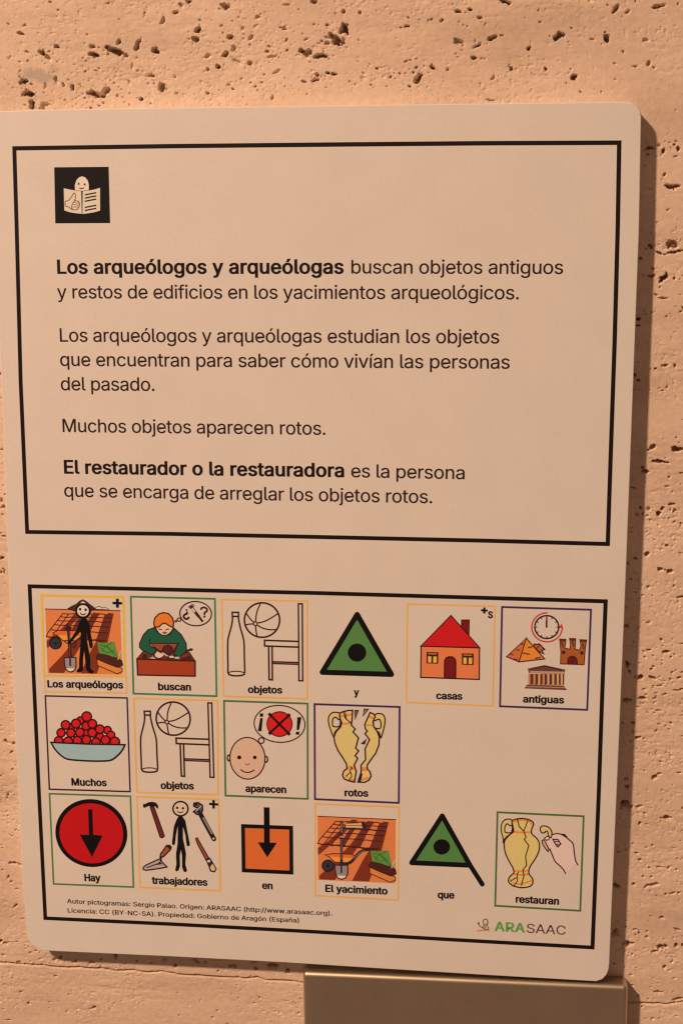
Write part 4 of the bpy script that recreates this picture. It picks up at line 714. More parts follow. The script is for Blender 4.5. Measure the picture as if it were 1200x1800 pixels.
# ---- easy-reading emblem
CREAM = (205, 166, 132)
P = Print(80, 280, 1200 / 130)
P.fill([(145, 130), (1028, 122), (1052, 1035), (163, 1040)], (22, 16, 15))
P.fill([(482, 500), (480, 420), (505, 340), (550, 292), (597, 277), (645, 292), (690, 345), (707, 420), (705, 500), (590, 512)], (218, 184, 148))
P.fill(ell(543, 398, 16, 20), (110, 50, 25)); P.fill(ell(640, 409, 16, 20), (110, 50, 25))
P.stroke([(560, 466), (590, 476), (622, 465)], 13, LN, smooth=True)
P.fill([(300, 470), (400, 492), (500, 508), (583, 520), (592, 885), (500, 875), (400, 860), (310, 830)], (212, 175, 138))
P.fill([(608, 520), (700, 508), (800, 490), (888, 463), (890, 832), (800, 858), (700, 875), (605, 888)], (212, 175, 138))
for (ya, yb) in ((578, 542), (630, 594), (682, 645), (782, 746), (832, 795)):
    P.stroke([(642, ya), (828, yb)], 22, BLK, cap='flat')
P.stroke([(330, 680), (375, 670), (430, 605), (465, 548), (492, 580), (485, 640), (478, 668), (530, 680), (553, 705), (548, 770), (520, 810), (480, 822), (420, 808), (385, 775), (335, 762), (322, 715)], 11, (120, 60, 50), closed=True, smooth=True)
P.stroke([(478, 668), (455, 700), (432, 745), (428, 790), (450, 812)], 9, (120, 60, 50), smooth=True)
for k in range(3): P.stroke([(462 - 10 * k, 700 + 36 * k), (500, 706 + 34 * k), (546, 712 + 30 * k)], 8, (120, 60, 50), smooth=True)
P.build('emblem', sign, 'black square emblem of a face reading an open book')

# ---- running text
TXT = (40, 19, 18)
def line(runs, label=None):
    P = Print()
    for (t, x0, y0, x1, y1, cap, b) in runs:
        write(P, t, x0, y0, x1, y1, cap, BLK if b else TXT, b or 6.5, tight=36 if b else 24)
    return P.build('text_line', sign, label)
BD = 26
line([('Los arqueólogos y arqueólogas', 101.2, 480.8, 604, 480.8, 24.2, BD), ('buscan objetos antiguos', 617.2, 480.8, 988.8, 481.6, 24.2, 0)], 'line of text starting in bold letters')
line([('y restos de edificios en los yacimientos arqueológicos.', 101.2, 524.4, 911.2, 526.2, 24, 0)])
line([('Los arqueólogos y arqueólogas estudian los objetos', 106, 600.6, 876.8, 603.8, 24, 0)])
line([('que encuentran para saber cómo vivían las personas', 106.4, 643.2, 895.2, 648.2, 23.8, 0)])
line([('del pasado.', 107.6, 686, 272, 687.2, 23.6, 0)])
line([('Muchos objetos aparecen rotos.', 110.8, 759.4, 572, 764.4, 23.4, 0)])
line([('El restaurador o la restauradora', 113.2, 832, 604.8, 838.4, 23.3, BD), ('es la persona', 616.8, 838.8, 816, 842.4, 23.3, 0)], 'line of text starting in bold letters')
line([('que se encarga de arreglar los objetos rotos.', 113.6, 873, 759.2, 884.6, 23.2, 0)])
for a in (('Autor pictogramas: Sergio Palao. Origen: ARASAAC (http://www.arasaac.org).', 118.4, 1587.6, 583.8, 1609.2),
          ('Licencia: CC (BY-NC-SA). Propiedad: Gobierno de Aragón (España)', 119.5, 1603.8, 525.7, 1621.6)):
    P = Print(); write(P, *a, 7.7, (36, 18, 17), 17, tight=30); P.build('credit_line', sign)

# ---- pictogram cards
OR = (230, 150, 70); YO = (218, 156, 60); GR = (58, 108, 56); PU = (64, 36, 66)
RED = (196, 24, 24); SOIL = (214, 110, 56); SOILD = (122, 44, 24); MUD = (80, 26, 22)
POT = (212, 168, 94); PGRN = (82, 114, 54)
def caption(parent, text, ox, oy, k, x0, y0, x1, y1, cap=12.2, name='caption'):
    P = Print()
    write(P, text, ox + x0 / k, oy + y0 / k, ox + x1 / k, oy + y1 / k, cap, (18, 9, 9), 38, tight=54)
    return P.build(name, parent)
def border(parent, ox, oy, c, w, col, k=6.6667):
    P = Print(ox, oy, k)
    P.stroke([tuple(p) for p in c], w * 1.2, col, closed=True)
    return P.build('card_border', parent)
K = 6.6667

# site scene used by two cards; B maps shared shapes into each card's own measured quad
def dig_site(P, quad, person):
    A, B_, C_, D_ = quad                                   # TL TR BR BL of the soil picture
    def m(s, t):
        x = (A[0] * (1 - s) + B_[0] * s) * (1 - t) + (D_[0] * (1 - s) + C_[0] * s) * t
        y = (A[1] * (1 - s) + B_[1] * s) * (1 - t) + (D_[1] * (1 - s) + C_[1] * s) * t
        return (x, y)
    def q(*p): return [m(*a) for a in p]
    P.fill(q((0, 0), (1, 0), (1, 1), (0, 1)), SOIL)
    # dark diagonal trenches
    P.fill(q((.44, .03), (.52, .03), (.31, .28), (.02, .60), (0, .60), (0, .50), (.12, .40)), SOILD)
    P.fill(q((.64, .04), (.73, .05), (.52, .45), (.22, .99), (.02, .99), (.02, .93), (.20, .72), (.42, .42)), SOILD)
    P.fill(q((.84, .04), (.91, .05), (.82, .50), (.66, .99), (.44, .99), (.58, .66), (.70, .42)), SOILD)
    # dug grid: tiles between dark lines
    def g(a, b):                                           # a across 0..1, b down 0..1
        L = (.23 - .25 * b, .07 + .36 * b); R_ = (.90 - .11 * b, .06 + .42 * b)
        return m(max(0.0, L[0] + (R_[0] - L[0]) * a), L[1] + (R_[1] - L[1]) * a)
    for r_ in range(6):
        b = (0, .14, .30, .48, .70, 1)[r_]
        P.stroke([g(a / 8, b + (.015 if a % 2 else -.01)) for a in range(9)], 9, MUD)
    for a in (0, .12, .24):
        P.stroke([g(a, b / 6) for b in range(7)], 9, MUD)
    for a0, a1 in ((.36, .45), (.58, .70), (.84, 1.0)):
        P.fill([g(a0, 0), g(a1, 0), g(a1, .5), g(a1, 1), g(a0, 1), g(a0, .5)], (104, 40, 28))
        for b in (.14, .30, .48, .70, .98): P.stroke([g(a0, b), g(a1, b)], 8, (66, 18, 18))
    P.stroke([g(a / 12, 1 + (.02 if a % 2 else -.02)) for a in range(1, 13)], 12, MUD)
    # wheelbarrow
    P.fs(q((.09, .37), (.16, .33), (.42, .33), (.50, .37), (.42, .44), (.16, .44)) if person else q((.09, .60), (.20, .575), (.44, .575), (.50, .61), (.40, .66), (.18, .65)), (226, 92, 40), 8, MUD)
    yy = 0 if person else .225
    P.fill(q((.14, .40 + yy), (.46, .41 + yy), (.38, .48 + yy), (.22, .48 + yy)), (220, 136, 52))
    P.stroke(q((.14, .40 + yy), (.22, .485 + yy), (.40, .485 + yy), (.48, .40 + yy)), 9, MUD)
    cx, cy = m(.12, .53) if person else m(.13, .77)
    P.fs(ell(cx, cy, 68, 66), (48, 44, 44), 10, (26, 18, 18)); P.fill(ell(cx, cy, 16, 16), (20, 16, 16))
    if not person:
        P.stroke(q((.30, .74), (.42, .70), (.52, .56), (.60, .50), (.70, .48)), 34, (58, 28, 22), smooth=True)
        P.stroke(q((.46, .64), (.53, .56), (.60, .505)), 9, (120, 92, 76), smooth=True)
        P.fill(q((.36, .10), (.56, .08), (.57, .15), (.36, .16)), (206, 150, 92)); P.stroke(q((.36, .13), (.56, .115)), 5, MUD)
        P.stroke(q((.30, .17), (.58, .17), (.75, .18)), 10, (56, 22, 20))
        P.fill(q((.56, .07), (.60, .06), (.63, .14), (.58, .16)), (60, 26, 24))
    else:
        P.stroke(q((.24, .50), (.30, .54), (.40, .50)), 9, MUD)
        P.fs(ell(*m(.365, .55), 24, 34), (92, 40, 30), 8, MUD)
    # planting box with green cloth
    P.fs(q((.67, .76), (1.0, .90), (1.0, .95), (.93, .985), (.67, .86)), (210, 116, 48), 8, MUD)
    P.fs(q((.66, .72), (.70, .67), (.92, .72), (1.0, .78), (1.01, .85), (.94, .89), (.80, .83), (.66, .76)), (76, 30, 22), 6, (50, 18, 16))
    P.fill(q((.68, .50), (.76, .515), (.86, .49), (.91, .495), (.93, .62), (.96, .74), (.88, .72), (.80, .69), (.70, .67)), (92, 126, 50))
    for a in (((.70, .54), (.80, .55), (.88, .50)), ((.74, .64), (.80, .56), (.90, .66)), ((.72, .58), (.80, .66), (.90, .62)), ((.80, .56), (.86, .64), (.94, .72))):
        P.stroke(q(*a), 6, (50, 84, 36), smooth=True)
    P.stroke(q((.95, .76), (.99, .64)), 8, (196, 170, 110)); P.stroke(q((.96, .70), (1.0, .66)), 6, (196, 170, 110))
    P.stroke(q((0, 0), (1, 0)), 7, MUD)
    return m, q

def shovel(P, top, base, w=1.0):
    x0, y0 = top; x1, y1 = base
    P.stroke([(x0, y0), ((x0 + x1) / 2 + 4, (y0 + y1) / 2), (x1, y1 - 90)], 30 * w, (44, 22, 20))
    P.stroke([(x0, y0), ((x0 + x1) / 2 + 4, (y0 + y1) / 2), (x1, y1 - 90)], 10 * w, (110, 60, 44))
    P.fs([(x1 - 66, y1 - 70), (x1 + 66, y1 - 64), (x1 + 60, y1 + 40), (x1 + 22, y1 + 92), (x1 - 12, y1 + 96), (x1 - 54, y1 + 46)], (138, 118, 104), 9, (50, 26, 24))
    P.fill([(x1 - 46, y1 + 46), (x1 + 54, y1 + 46), (x1 + 20, y1 + 84), (x1 - 8, y1 + 86)], (212, 184, 156))
    P.stroke([(x1 - 4, y1 - 90), (x1 + 2, y1 + 20)], 20 * w, (52, 28, 24))

def stickman(P, cx, top, hr, body, w):
    pass

# 1 Los arqueologos
P = Print(60, 1030, K)
m_, q_ = dig_site(P, [(133, 268), (1012, 288), (1035, 1040), (163, 1024)], True)
P.fs([(715, 272), (730, 250), (765, 238), (800, 258), (835, 248), (880, 272)], (214, 180, 146), 6, LN)
P.stroke([(405, 488), (415, 660), (428, 850)], 34, (40, 18, 18)); P.stroke([(415, 520), (425, 850)], 8, (120, 60, 44))
P.fs([(356, 840), (492, 838), (494, 950), (466, 995), (430, 1008), (390, 992), (364, 940)], (148, 120, 108), 10, (50, 26, 24))
P.fill([(380, 962), (482, 962), (460, 990), (430, 1000), (398, 988)], (216, 186, 158))
P.stroke([(424, 830), (428, 930)], 22, (70, 36, 30))
P.fs([(375, 480), (405, 470), (440, 482), (430, 515), (405, 525), (380, 512)], (60, 26, 24), 6, (40, 16, 16))
BK = (16, 12, 11)
P.fill([(570, 372), (620, 380), (650, 450), (662, 540), (690, 690), (682, 730), (655, 722), (640, 640), (612, 520), (618, 620), (640, 740), (660, 860), (660, 960), (700, 1000), (690, 1028), (650, 1020), (612, 985), (600, 850), (590, 750), (575, 850), (575, 985), (545, 1010), (505, 1012), (500, 990), (530, 960), (532, 850), (550, 640), (552, 520), (515, 570), (440, 655), (408, 700), (398, 660), (430, 620), (500, 520), (535, 420)], BK)
P.fs([(400, 265), (440, 240), (500, 212), (535, 178), (575, 160), (615, 182), (650, 212), (690, 240), (715, 262), (690, 278), (640, 300), (600, 262), (540, 262), (500, 300), (450, 280), (420, 272)], (70, 38, 34), 7, BK)
P.fill([(548, 196), (575, 175), (606, 196), (600, 206), (550, 204)], (204, 160, 128))
P.fs(ell(576, 290, 80, 78), (216, 182, 146), 24, BK)
P.fill(ell(543, 272, 15, 17), (60, 26, 20)); P.fill(ell(608, 278, 15, 17), (60, 26, 20))
P.stroke([(548, 318), (562, 333), (582, 337), (604, 324)], 11, LN, smooth=True)
P.stroke([(977, 148), (978, 252)], 31, BK, cap='flat'); P.stroke([(922, 198), (1032, 201)], 27, BK, cap='flat')
c = P.build('pictogram', sign, 'pictogram of a black stick figure in a hat with a shovel on orange ground')
P = Print(60, 1030, K)
P.stroke([(92, 112), (1048, 132), (1070, 1060), (122, 1050)], 30, YO, closed=True)
P.stroke([(128, 1050), (1084, 1062), (1088, 1254), (131, 1240)], 13, OR, closed=True)
P.build('card_border', c)
caption(c, 'Los arqueólogos', 60, 1030, K, 160, 1186, 1048, 1200)

# 2 buscan
P = Print(220, 1035, K)
P.fs([(215, 730), (752, 742), (822, 850), (140, 822)], (110, 48, 30), 9, LN)
P.fs([(140, 822), (822, 846), (822, 1024), (148, 1010)], (160, 54, 26), 13, LN)
P.stroke([(715, 728), (785, 710)], 18, (60, 18, 16)); P.stroke([(765, 700), (780, 722)], 12, (60, 18, 16))
P.fs([(345, 455), (270, 480), (215, 540), (172, 640), (172, 685), (200, 715), (300, 772), (330, 768), (375, 715), (285, 660), (290, 640), (625, 640), (580, 740), (575, 770), (640, 800), (720, 730), (715, 640), (660, 540), (575, 462), (520, 540), (400, 530)], (30, 78, 50), 11, LN)
P.stroke([(290, 585), (290, 630)], 9, LN)
P.fs([(290, 640), (622, 640), (560, 745), (400, 725)], (150, 62, 34), 9, LN)
P.fs(ell(500, 715, 58, 52), (84, 28, 24), 10, (54, 16, 18)); P.fill([(470, 670), (500, 648), (535, 690)], (72, 24, 22))
P.fill(ell(230, 790, 34, 26), (62, 26, 22)); P.fill([(285, 815), (330, 795), (360, 820)], (196, 158, 130))
P.fill([(470, 790), (640, 800), (640, 826), (480, 820)], (70, 40, 34)); P.fill([(560, 800), (640, 795), (630, 822), (575, 818)], (176, 158, 136))
P.fill([(660, 790), (760, 780), (790, 830), (660, 832)], (70, 30, 24)); P.stroke([(668, 795), (725, 785)], 14, (160, 30, 26))
P.fs([(340, 770), (375, 725), (420, 740), (465, 775), (440, 800), (400, 818), (360, 805)], (218, 168, 130), 9, LN)
P.stroke([(400, 735), (440, 750)], 16, (60, 36, 26)); P.stroke([(440, 750), (500, 790)], 12, (190, 160, 132))
P.fs([(500, 795), (545, 775), (580, 790), (575, 812), (530, 815)], (218, 168, 130), 8, LN)
P.fs([(358, 440), (372, 400), (452, 385), (560, 440), (545, 495), (510, 530), (465, 546), (410, 528), (375, 485)], (216, 168, 130), 9, LN, smooth=True)
P.fs([(345, 448), (338, 400), (350, 340), (395, 295), (450, 278), (510, 290), (555, 340), (570, 400), (562, 452), (520, 435), (480, 408), (450, 402), (425, 420), (400, 446)], (226, 106, 34), 12, LN)
P.stroke([(395, 472), (430, 476)], 9, LN); P.stroke([(480, 476), (515, 472)], 9, LN)
P.fs([(440, 512), (468, 508), (490, 514), (468, 528)], (180, 80, 66), 6, LN); P.stroke([(455, 495), (475, 497)], 5, (150, 80, 60))
P.stroke(ell(827, 290, 185, 142, 3, 48), 11, LN, closed=True)
P.stroke(ell(633, 360, 22, 20, n=20), 10, LN, closed=True); P.stroke(ell(594, 380, 10, 9, n=14), 9, LN, closed=True)
P.stroke([(890, 238), (900, 222), (930, 218), (958, 236), (955, 264), (932, 278), (930, 300)], 20, LN, smooth=True); P.fill(ell(930, 326, 13, 12), LN)
P.stroke([(745, 335), (728, 352), (700, 346), (686, 322), (700, 300), (722, 292), (726, 275)], 18, LN, smooth=True); P.fill(ell(720, 247, 12, 11), LN)
P.stroke([(780, 215), (820, 270), (860, 320)], 34, (64, 24, 24)); P.stroke([(790, 232), (815, 266)], 16, (200, 164, 138))
P.stroke([(850, 305), (910, 385)], 26, (60, 20, 20), cap='flat'); P.stroke(ell(768, 212, 18, 14, n=16), 9, LN, closed=True); P.stroke(ell(790, 196, 14, 12, n=16), 8, LN, closed=True)
c = P.build('pictogram', sign, 'pictogram of an orange-haired person in green digging in a box')
border(c, 220, 1035, [(68, 92), (1052, 118), (1072, 1258), (100, 1228)], 14, GR)
caption(c, 'buscan', 220, 1035, K, 388, 1184, 775, 1191)

# 3 and 8 objetos: bottle, ball and chair (drawn twice on the sign)
def objects_card(ox, oy, f, lab, corners, cap_xy):
    P = Print(ox, oy, K)
    def T(pts): return [f(*p) for p in pts]
    W = 15
    P.stroke(T([(188, 243), (262, 243), (262, 290), (190, 290)]), W, LN, closed=True)
    P.stroke(T([(192, 295), (190, 345), (178, 410), (155, 490), (138, 560), (135, 640), (136, 760), (138, 860), (138, 945), (150, 972), (190, 984), (240, 987), (300, 982), (328, 970), (335, 940), (333, 860), (330, 760), (329, 640), (325, 580), (312, 520), (285, 430), (268, 350), (258, 295)]), W, LN)
    P.stroke(T([(145, 950), (180, 937), (240, 933), (300, 940), (328, 955)]), 10, LN, smooth=True)
    P.stroke(T(ell(537, 333, 206, 202, n=48)), W + 1, LN, closed=True)
    P.stroke(T(ell(459, 376, 22, 22, n=20)), 11, LN, closed=True)
    for a in (((462, 354), (470, 270), (490, 200), (515, 150)), ((482, 368), (560, 350), (640, 310), (715, 262)), ((480, 390), (540, 425), (620, 445), (702, 445)),
              ((462, 398), (466, 450), (476, 510)), ((437, 378), (390, 380), (345, 388)), ((443, 362), (400, 320), (355, 258))):
        P.stroke(T(a), 12, LN, smooth=True)
    P.stroke(T([(962, 142), (1008, 143), (1010, 600), (1013, 1045), (968, 1043), (966, 600)]), 14, LN, closed=True)
    P.stroke(T([(962, 583), (566, 570), (568, 636), (963, 650)]), W, LN, cap='flat')
    P.stroke(T([(614, 640), (620, 1030), (658, 1034), (655, 642)]), W, LN, cap='flat')
    P.fill(T([(665, 812), (964, 822), (964, 860), (665, 850)]), LN); P.stroke(T([(672, 832), (960, 842)]), 4, (150, 100, 88), cap='flat')
    c = P.build('pictogram', sign, lab)
    border(c, ox, oy, corners, 13, OR)
    caption(c, 'objetos', ox, oy, K, *cap_xy)
objects_card(380, 1040, lambda x, y: (x, y), 'upper pictogram of a bottle, a ball and a chair', [(65, 92), (1068, 112), (1065, 1255), (88, 1225)], (372, 1185, 775, 1192))
def second(x, y):
    u, v = (x - 135) / 878.0, (y - 142) / 903.0
    return (172 + u * 848 + v * 20 , 104 + v * 872 - (1 - u) * v * 4)
objects_card(220, 1220, second, 'lower pictogram of a bottle, a ball and a chair', [(103, 48), (1085, 78), (1090, 1180), (140, 1150)], (418, 1109, 808, 1116))

# 4 y
P = Print(540, 1050, K)
P.fill([(178, 872), (580, 205), (985, 895)], PGRN)
for e in (((583, 200), (176, 876)), ((174, 878), (985, 903)), ((985, 903), (583, 200))): P.stroke(e, 62, BK)
P.fill(ell(582, 647, 108, 106), BK)
c = P.build('pictogram', sign, 'pictogram of a green triangle with a black dot')
caption(c, 'y', 540, 1050, K, 545, 1150, 605, 1152)

# 5 casas
P = Print(700, 1050, K)
P.fs([(738, 265), (828, 265), (826, 440), (735, 350)], (118, 20, 18), 9, LN)
P.fs([(265, 572), (948, 592), (945, 962), (260, 938)], (218, 108, 58), 12, LN)
P.fs([(614, 212), (950, 590), (262, 572)], RED, 11, LN)
P.fs([(538, 945), (540, 750), (546, 728), (560, 710), (580, 700), (605, 696), (630, 700), (650, 711), (664, 730), (670, 755), (668, 948)], (116, 20, 18), 13, LN)
for x, y in ((328, 640), (742, 655)):
    P.fill([(x, y), (x + 138, y + 4), (x + 136, y + 138), (x, y + 134)], (66, 20, 20))
    P.fill([(x + 18, y + 50), (x + 56, y + 51), (x + 56, y + 124), (x + 18, y + 123)], (226, 156, 58))
    P.fill([(x + 80, y + 52), (x + 120, y + 53), (x + 118, y + 126), (x + 78, y + 125)], (226, 156, 58))
    P.stroke([(x + 18, y + 20), (x + 118, y + 24)], 9, (200, 110, 60), cap='flat')
P.stroke([(1005, 118), (1003, 190)], 26, BK, cap='flat'); P.stroke([(965, 150), (1042, 156)], 24, BK, cap='flat')
write(P, 's', 700 + 1045 / K, 1050 + 240 / K, 700 + 1103 / K, 1050 + 243 / K, 15.5, BK, 26)
c = P.build('pictogram', sign, 'pictogram of an orange house with a red roof')
border(c, 700, 1050, [(105, 78), (1130, 105), (1103, 1272), (92, 1232)], 12, OR)
caption(c, 'casas', 700, 1050, K, 440, 1190, 748, 1198)

# 6 antiguas
P = Print(865, 1055, K)
P.stroke(ell(638, 318, 178, 170, 0, 44, -90, -352), 13, (196, 42, 38), smooth=False)
P.fill([(775, 318), (812, 272), (828, 340)], (196, 42, 38))
P.stroke(ell(635, 315, 140, 134, 0, 40), 14, (40, 18, 18), closed=True)
for i in range(12):
    a = math.radians(30 * i)
    P.stroke([(635 + 112 * math.cos(a), 315 + 108 * math.sin(a)), (635 + 134 * math.cos(a), 315 + 128 * math.sin(a))], 9, (40, 18, 18), cap='flat')
P.stroke([(634, 200), (632, 322)], 15, (50, 20, 20), cap='flat'); P.stroke([(634, 200), (633, 240)], 12, (150, 36, 34), cap='flat')
P.fs([(490, 512), (520, 520), (545, 510), (610, 575), (575, 590), (600, 630), (540, 600), (480, 540)], (178, 88, 44), 11, LN)
P.stroke([(520, 560), (560, 520), (600, 575)], 8, LN)
P.fs([(395, 445), (610, 688), (310, 722)], (220, 118, 40), 10, LN); P.fs([(395, 445), (310, 722), (165, 662)], (196, 96, 44), 10, LN)
for a, b in (((285, 578), (310, 586)), ((335, 520), (362, 512)), ((215, 634), (240, 640)), ((420, 556), (460, 546)), ((360, 620), (430, 632)), ((500, 684), (560, 668)), ((250, 688), (290, 696))):
    P.stroke([a, b], 13, (120, 52, 30))
P.fill([(785, 455), (858, 458), (845, 560), (905, 570), (910, 520), (902, 448), (972, 450), (965, 575), (1020, 580), (1035, 530), (1022, 462), (1100, 466), (1085, 560), (1070, 755), (795, 745), (800, 600)], (164, 78, 34))
P.stroke([(785, 455), (858, 458), (845, 560), (905, 575), (912, 520), (902, 448), (972, 450), (965, 575), (1020, 582), (1035, 530), (1022, 462), (1100, 466), (1085, 560), (1070, 755), (795, 745), (800, 600)], 9, (84, 36, 22), closed=True)
for a in ((790, 470, 850, 472), (905, 462, 968, 464), (1028, 475, 1094, 478)): P.stroke([(a[0], a[1]), (a[2], a[3])], 18, (90, 38, 24), cap='flat')
P.fs([(878, 748), (880, 690), (905, 662), (938, 655), (970, 668), (990, 700), (992, 752)], (96, 28, 24), 9, (70, 24, 20)); P.stroke([(938, 660), (937, 750)], 6, (60, 20, 18))
P.fill(ell(832, 612, 20, 22), (64, 26, 22)); P.fill(ell(1045, 618, 20, 22), (64, 26, 22))
for a in ((815, 520), (940, 512), (1060, 540)): P.stroke([(a[0] - 5, a[1] - 30), (a[0] + 8, a[1] + 24)], 14, (104, 44, 28))
P.fill([(375, 1032), (400, 990), (832, 1000), (872, 1052)], (104, 54, 42)); P.stroke([(395, 1012), (850, 1024)], 8, (176, 116, 84), cap='flat')
P.fill([(412, 800), (610, 760), (850, 812), (840, 862), (425, 850)], (104, 56, 46))
P.stroke([(440, 838), (840, 848)], 16, (186, 128, 92), cap='flat'); P.stroke([(455, 808), (610, 776), (810, 818)], 9, (60, 28, 26), smooth=True)
P.fill([(425, 862), (838, 866), (835, 992), (428, 985)], (98, 44, 32))
for x in (432, 492, 548, 600, 655, 712, 766, 812):
    P.fill([(x - 14, 858), (x + 16, 858), (x + 14, 990), (x - 14, 990)], (206, 142, 88) if x % 3 else (190, 116, 70)); P.stroke([(x + 15, 860), (x + 14, 990)], 6, (64, 26, 22), cap='flat')
c = P.build('pictogram', sign, 'pictogram of a clock above a pyramid, a castle and a temple')
border(c, 865, 1055, [(112, 80), (1152, 112), (1108, 1285), (88, 1243)], 15, PU)
caption(c, 'antiguas', 865, 1055, K, 355, 1196, 838, 1209)

# 7 Muchos
P = Print(70, 1210, K)
for (x, y, r) in ((480, 375, 42), (380, 448, 40), (795, 490, 44), (835, 548, 46), (545, 520, 40), (545, 440, 48), (708, 570, 46), (252, 520, 48), (368, 522, 50), (472, 515, 50), (617, 520, 50),
                  (305, 428, 50), (427, 412, 52), (552, 330, 55), (618, 415, 50), (706, 478, 50), (225, 615, 50), (335, 622, 52), (443, 612, 50), (548, 602, 50), (660, 630, 50), (772, 605, 50), (882, 625, 54)):
    P.fs(ell(x, y, r, r, n=28), (200, 26, 26), 14, (54, 12, 14))
P.fs([(135, 632), (560, 652)] + catmull([(998, 660), (970, 720), (920, 780), (860, 828), (790, 848), (600, 850), (400, 838), (310, 822), (240, 775), (180, 710), (135, 632)], False), (150, 158, 144), 15, (40, 18, 14))
c = P.build('pictogram', sign, 'pictogram of a grey bowl heaped with red balls')
border(c, 70, 1210, [(68, 88), (1025, 113), (1060, 1210), (115, 1182)], 12, (60, 22, 42))
caption(c, 'Muchos', 70, 1210, K, 375, 1136, 788, 1145)

# 9 aparecen
P = Print(380, 1220, K)
P.stroke(ell(742, 350, 298, 216, 4, 56), 11, LN, closed=True)
P.fs(ell(742, 352, 147, 145, n=40), (204, 28, 26), 10, (60, 14, 14))
P.stroke([(628, 240), (852, 465)], 26, (22, 10, 10)); P.stroke([(852, 248), (628, 458)], 26, (22, 10, 10))
for x, y in ((628, 240), (850, 248), (630, 458), (850, 465)): P.fill([(x - 26, y), (x, y - 26), (x + 26, y), (x, y + 26)], (22, 10, 10))
P.fill([(512, 225), (552, 228), (548, 268), (510, 264)], BK); P.fill([(516, 280), (546, 283), (530, 438), (490, 432)], BK)
P.fill([(950, 270), (998, 272), (970, 422), (942, 420)], BK); P.fill([(936, 440), (975, 442), (970, 478), (930, 474)], BK)
P.stroke(ell(528, 545, 33, 33, n=24), 11, LN, closed=True)
P.fill(ell(148, 748, 20, 38), (206, 160, 126)); P.stroke(ell(148, 748, 16, 34, n=24), 13, LN, closed=True); P.stroke(ell(584, 765, 18, 34, n=24), 13, LN, closed=True)
P.fs(ell(367, 752, 205, 244, -3, 48), (208, 152, 116), 11, LN)
P.fill(ell(271, 742, 24, 23), BK); P.fill(ell(453, 742, 22, 22), BK)
P.stroke([(342, 816), (355, 826), (372, 828), (392, 816)], 7, (110, 56, 44), smooth=True)
P.stroke([(290, 886), (325, 910), (370, 918), (415, 908), (444, 890)], 11, LN, smooth=True)
c = P.build('pictogram', sign, 'pictogram of a smiling bald head thinking of a crossed-out red circle')
border(c, 380, 1220, [(92, 80), (1070, 112), (1072, 1228), (110, 1190)], 14, (74, 96, 48))
caption(c, 'aparecen', 380, 1220, K, 343, 1144, 822, 1160)

# 10 rotos
P = Print(540, 1225, K)
ORB = (226, 118, 54)
def loops(P, pts, col, w, lc, hole=None):
    pts = catmull(pts, True); h = catmull(hole, True)
    P.fill(pts, col, holes=[h]); P.stroke(pts, w, lc, closed=True); P.stroke(h, w, lc, closed=True)
LB = (44, 20, 14)
loops(P, [(330, 180), (285, 190), (255, 225), (247, 280), (258, 340), (282, 410), (310, 470), (325, 410), (380, 350), (400, 260), (395, 200)], POT, 12, LB, [(330, 238), (365, 265), (385, 270), (378, 340), (320, 350), (296, 330), (298, 262)])
loops(P, [(830, 195), (880, 205), (908, 250), (905, 320), (890, 390), (860, 480), (840, 420), (775, 360), (775, 280), (785, 215)], POT, 12, LB, [(840, 262), (860, 300), (858, 360), (820, 372), (780, 350), (775, 285), (800, 275)])
Lp = [(380, 190), (420, 172), (480, 158), (530, 158), (524, 250), (515, 330), (560, 375), (535, 410), (598, 480), (566, 600), (600, 632), (558, 690), (590, 718), (548, 800), (572, 870), (552, 998), (490, 985), (430, 960), (412, 920), (425, 870), (462, 840), (460, 790), (420, 720), (360, 630), (322, 540), (312, 470), (335, 410), (390, 350), (402, 300), (378, 240)]
Rp = [(735, 182), (775, 200), (795, 230), (768, 290), (778, 350), (815, 400), (842, 470), (838, 560), (800, 660), (740, 740), (700, 800), (702, 840), (735, 880), (745, 930), (720, 975), (670, 1000), (592, 998), (630, 880), (628, 800), (682, 735), (676, 610), (728, 500), (675, 430), (702, 400), (680, 375), (672, 325), (700, 260)]
for pts in (Lp, Rp): P.fill(pts, POT)
P.fill([(382, 215), (525, 190), (524, 215), (385, 240)], ORB); P.fill([(405, 308), (518, 290), (516, 318), (400, 330)], ORB)
P.fill([(465, 812), (550, 812), (558, 850), (450, 860)], ORB); P.fill([(440, 925), (480, 905), (475, 945), (440, 950)], ORB); P.fill([(500, 955), (556, 965), (552, 990), (495, 980)], ORB)
P.fill([(722, 215), (782, 240), (775, 262), (712, 238)], ORB); P.fill([(685, 318), (768, 325), (770, 345), (690, 340)], ORB); P.fill([(632, 822), (700, 822), (705, 870), (632, 870)], ORB); P.fill([(605, 965), (720, 930), (715, 960), (600, 992)], ORB)
P.stroke([(472, 860), (520, 850)], 8, POT)
P.stroke(Lp, 13, LB, closed=True); P.stroke(Rp, 13, LB, closed=True)
P.stroke([(425, 180), (445, 250), (515, 310)], 10, LB); P.stroke([(445, 180), (455, 250)], 8, LB)
P.stroke([(510, 818), (525, 835), (500, 860), (520, 930), (485, 975)], 9, LB); P.stroke([(500, 885), (455, 925)], 8, LB); P.stroke([(615, 990), (635, 905)], 16, LB)
P.fs([(556, 160), (596, 158), (560, 260)], (120, 90, 70), 10, LB); P.fs([(665, 142), (712, 145), (652, 222)], (150, 110, 84), 9, LB); P.fs([(690, 495), (668, 552), (636, 545)], (80, 50, 38), 9, LB)
c = P.build('pictogram', sign, 'pictogram of a yellow amphora broken in two')
border(c, 540, 1225, [(85, 85), (1080, 118), (1070, 1242), (90, 1198)], 15, PU)
caption(c, 'rotos', 540, 1225, K, 435, 1161, 715, 1168)

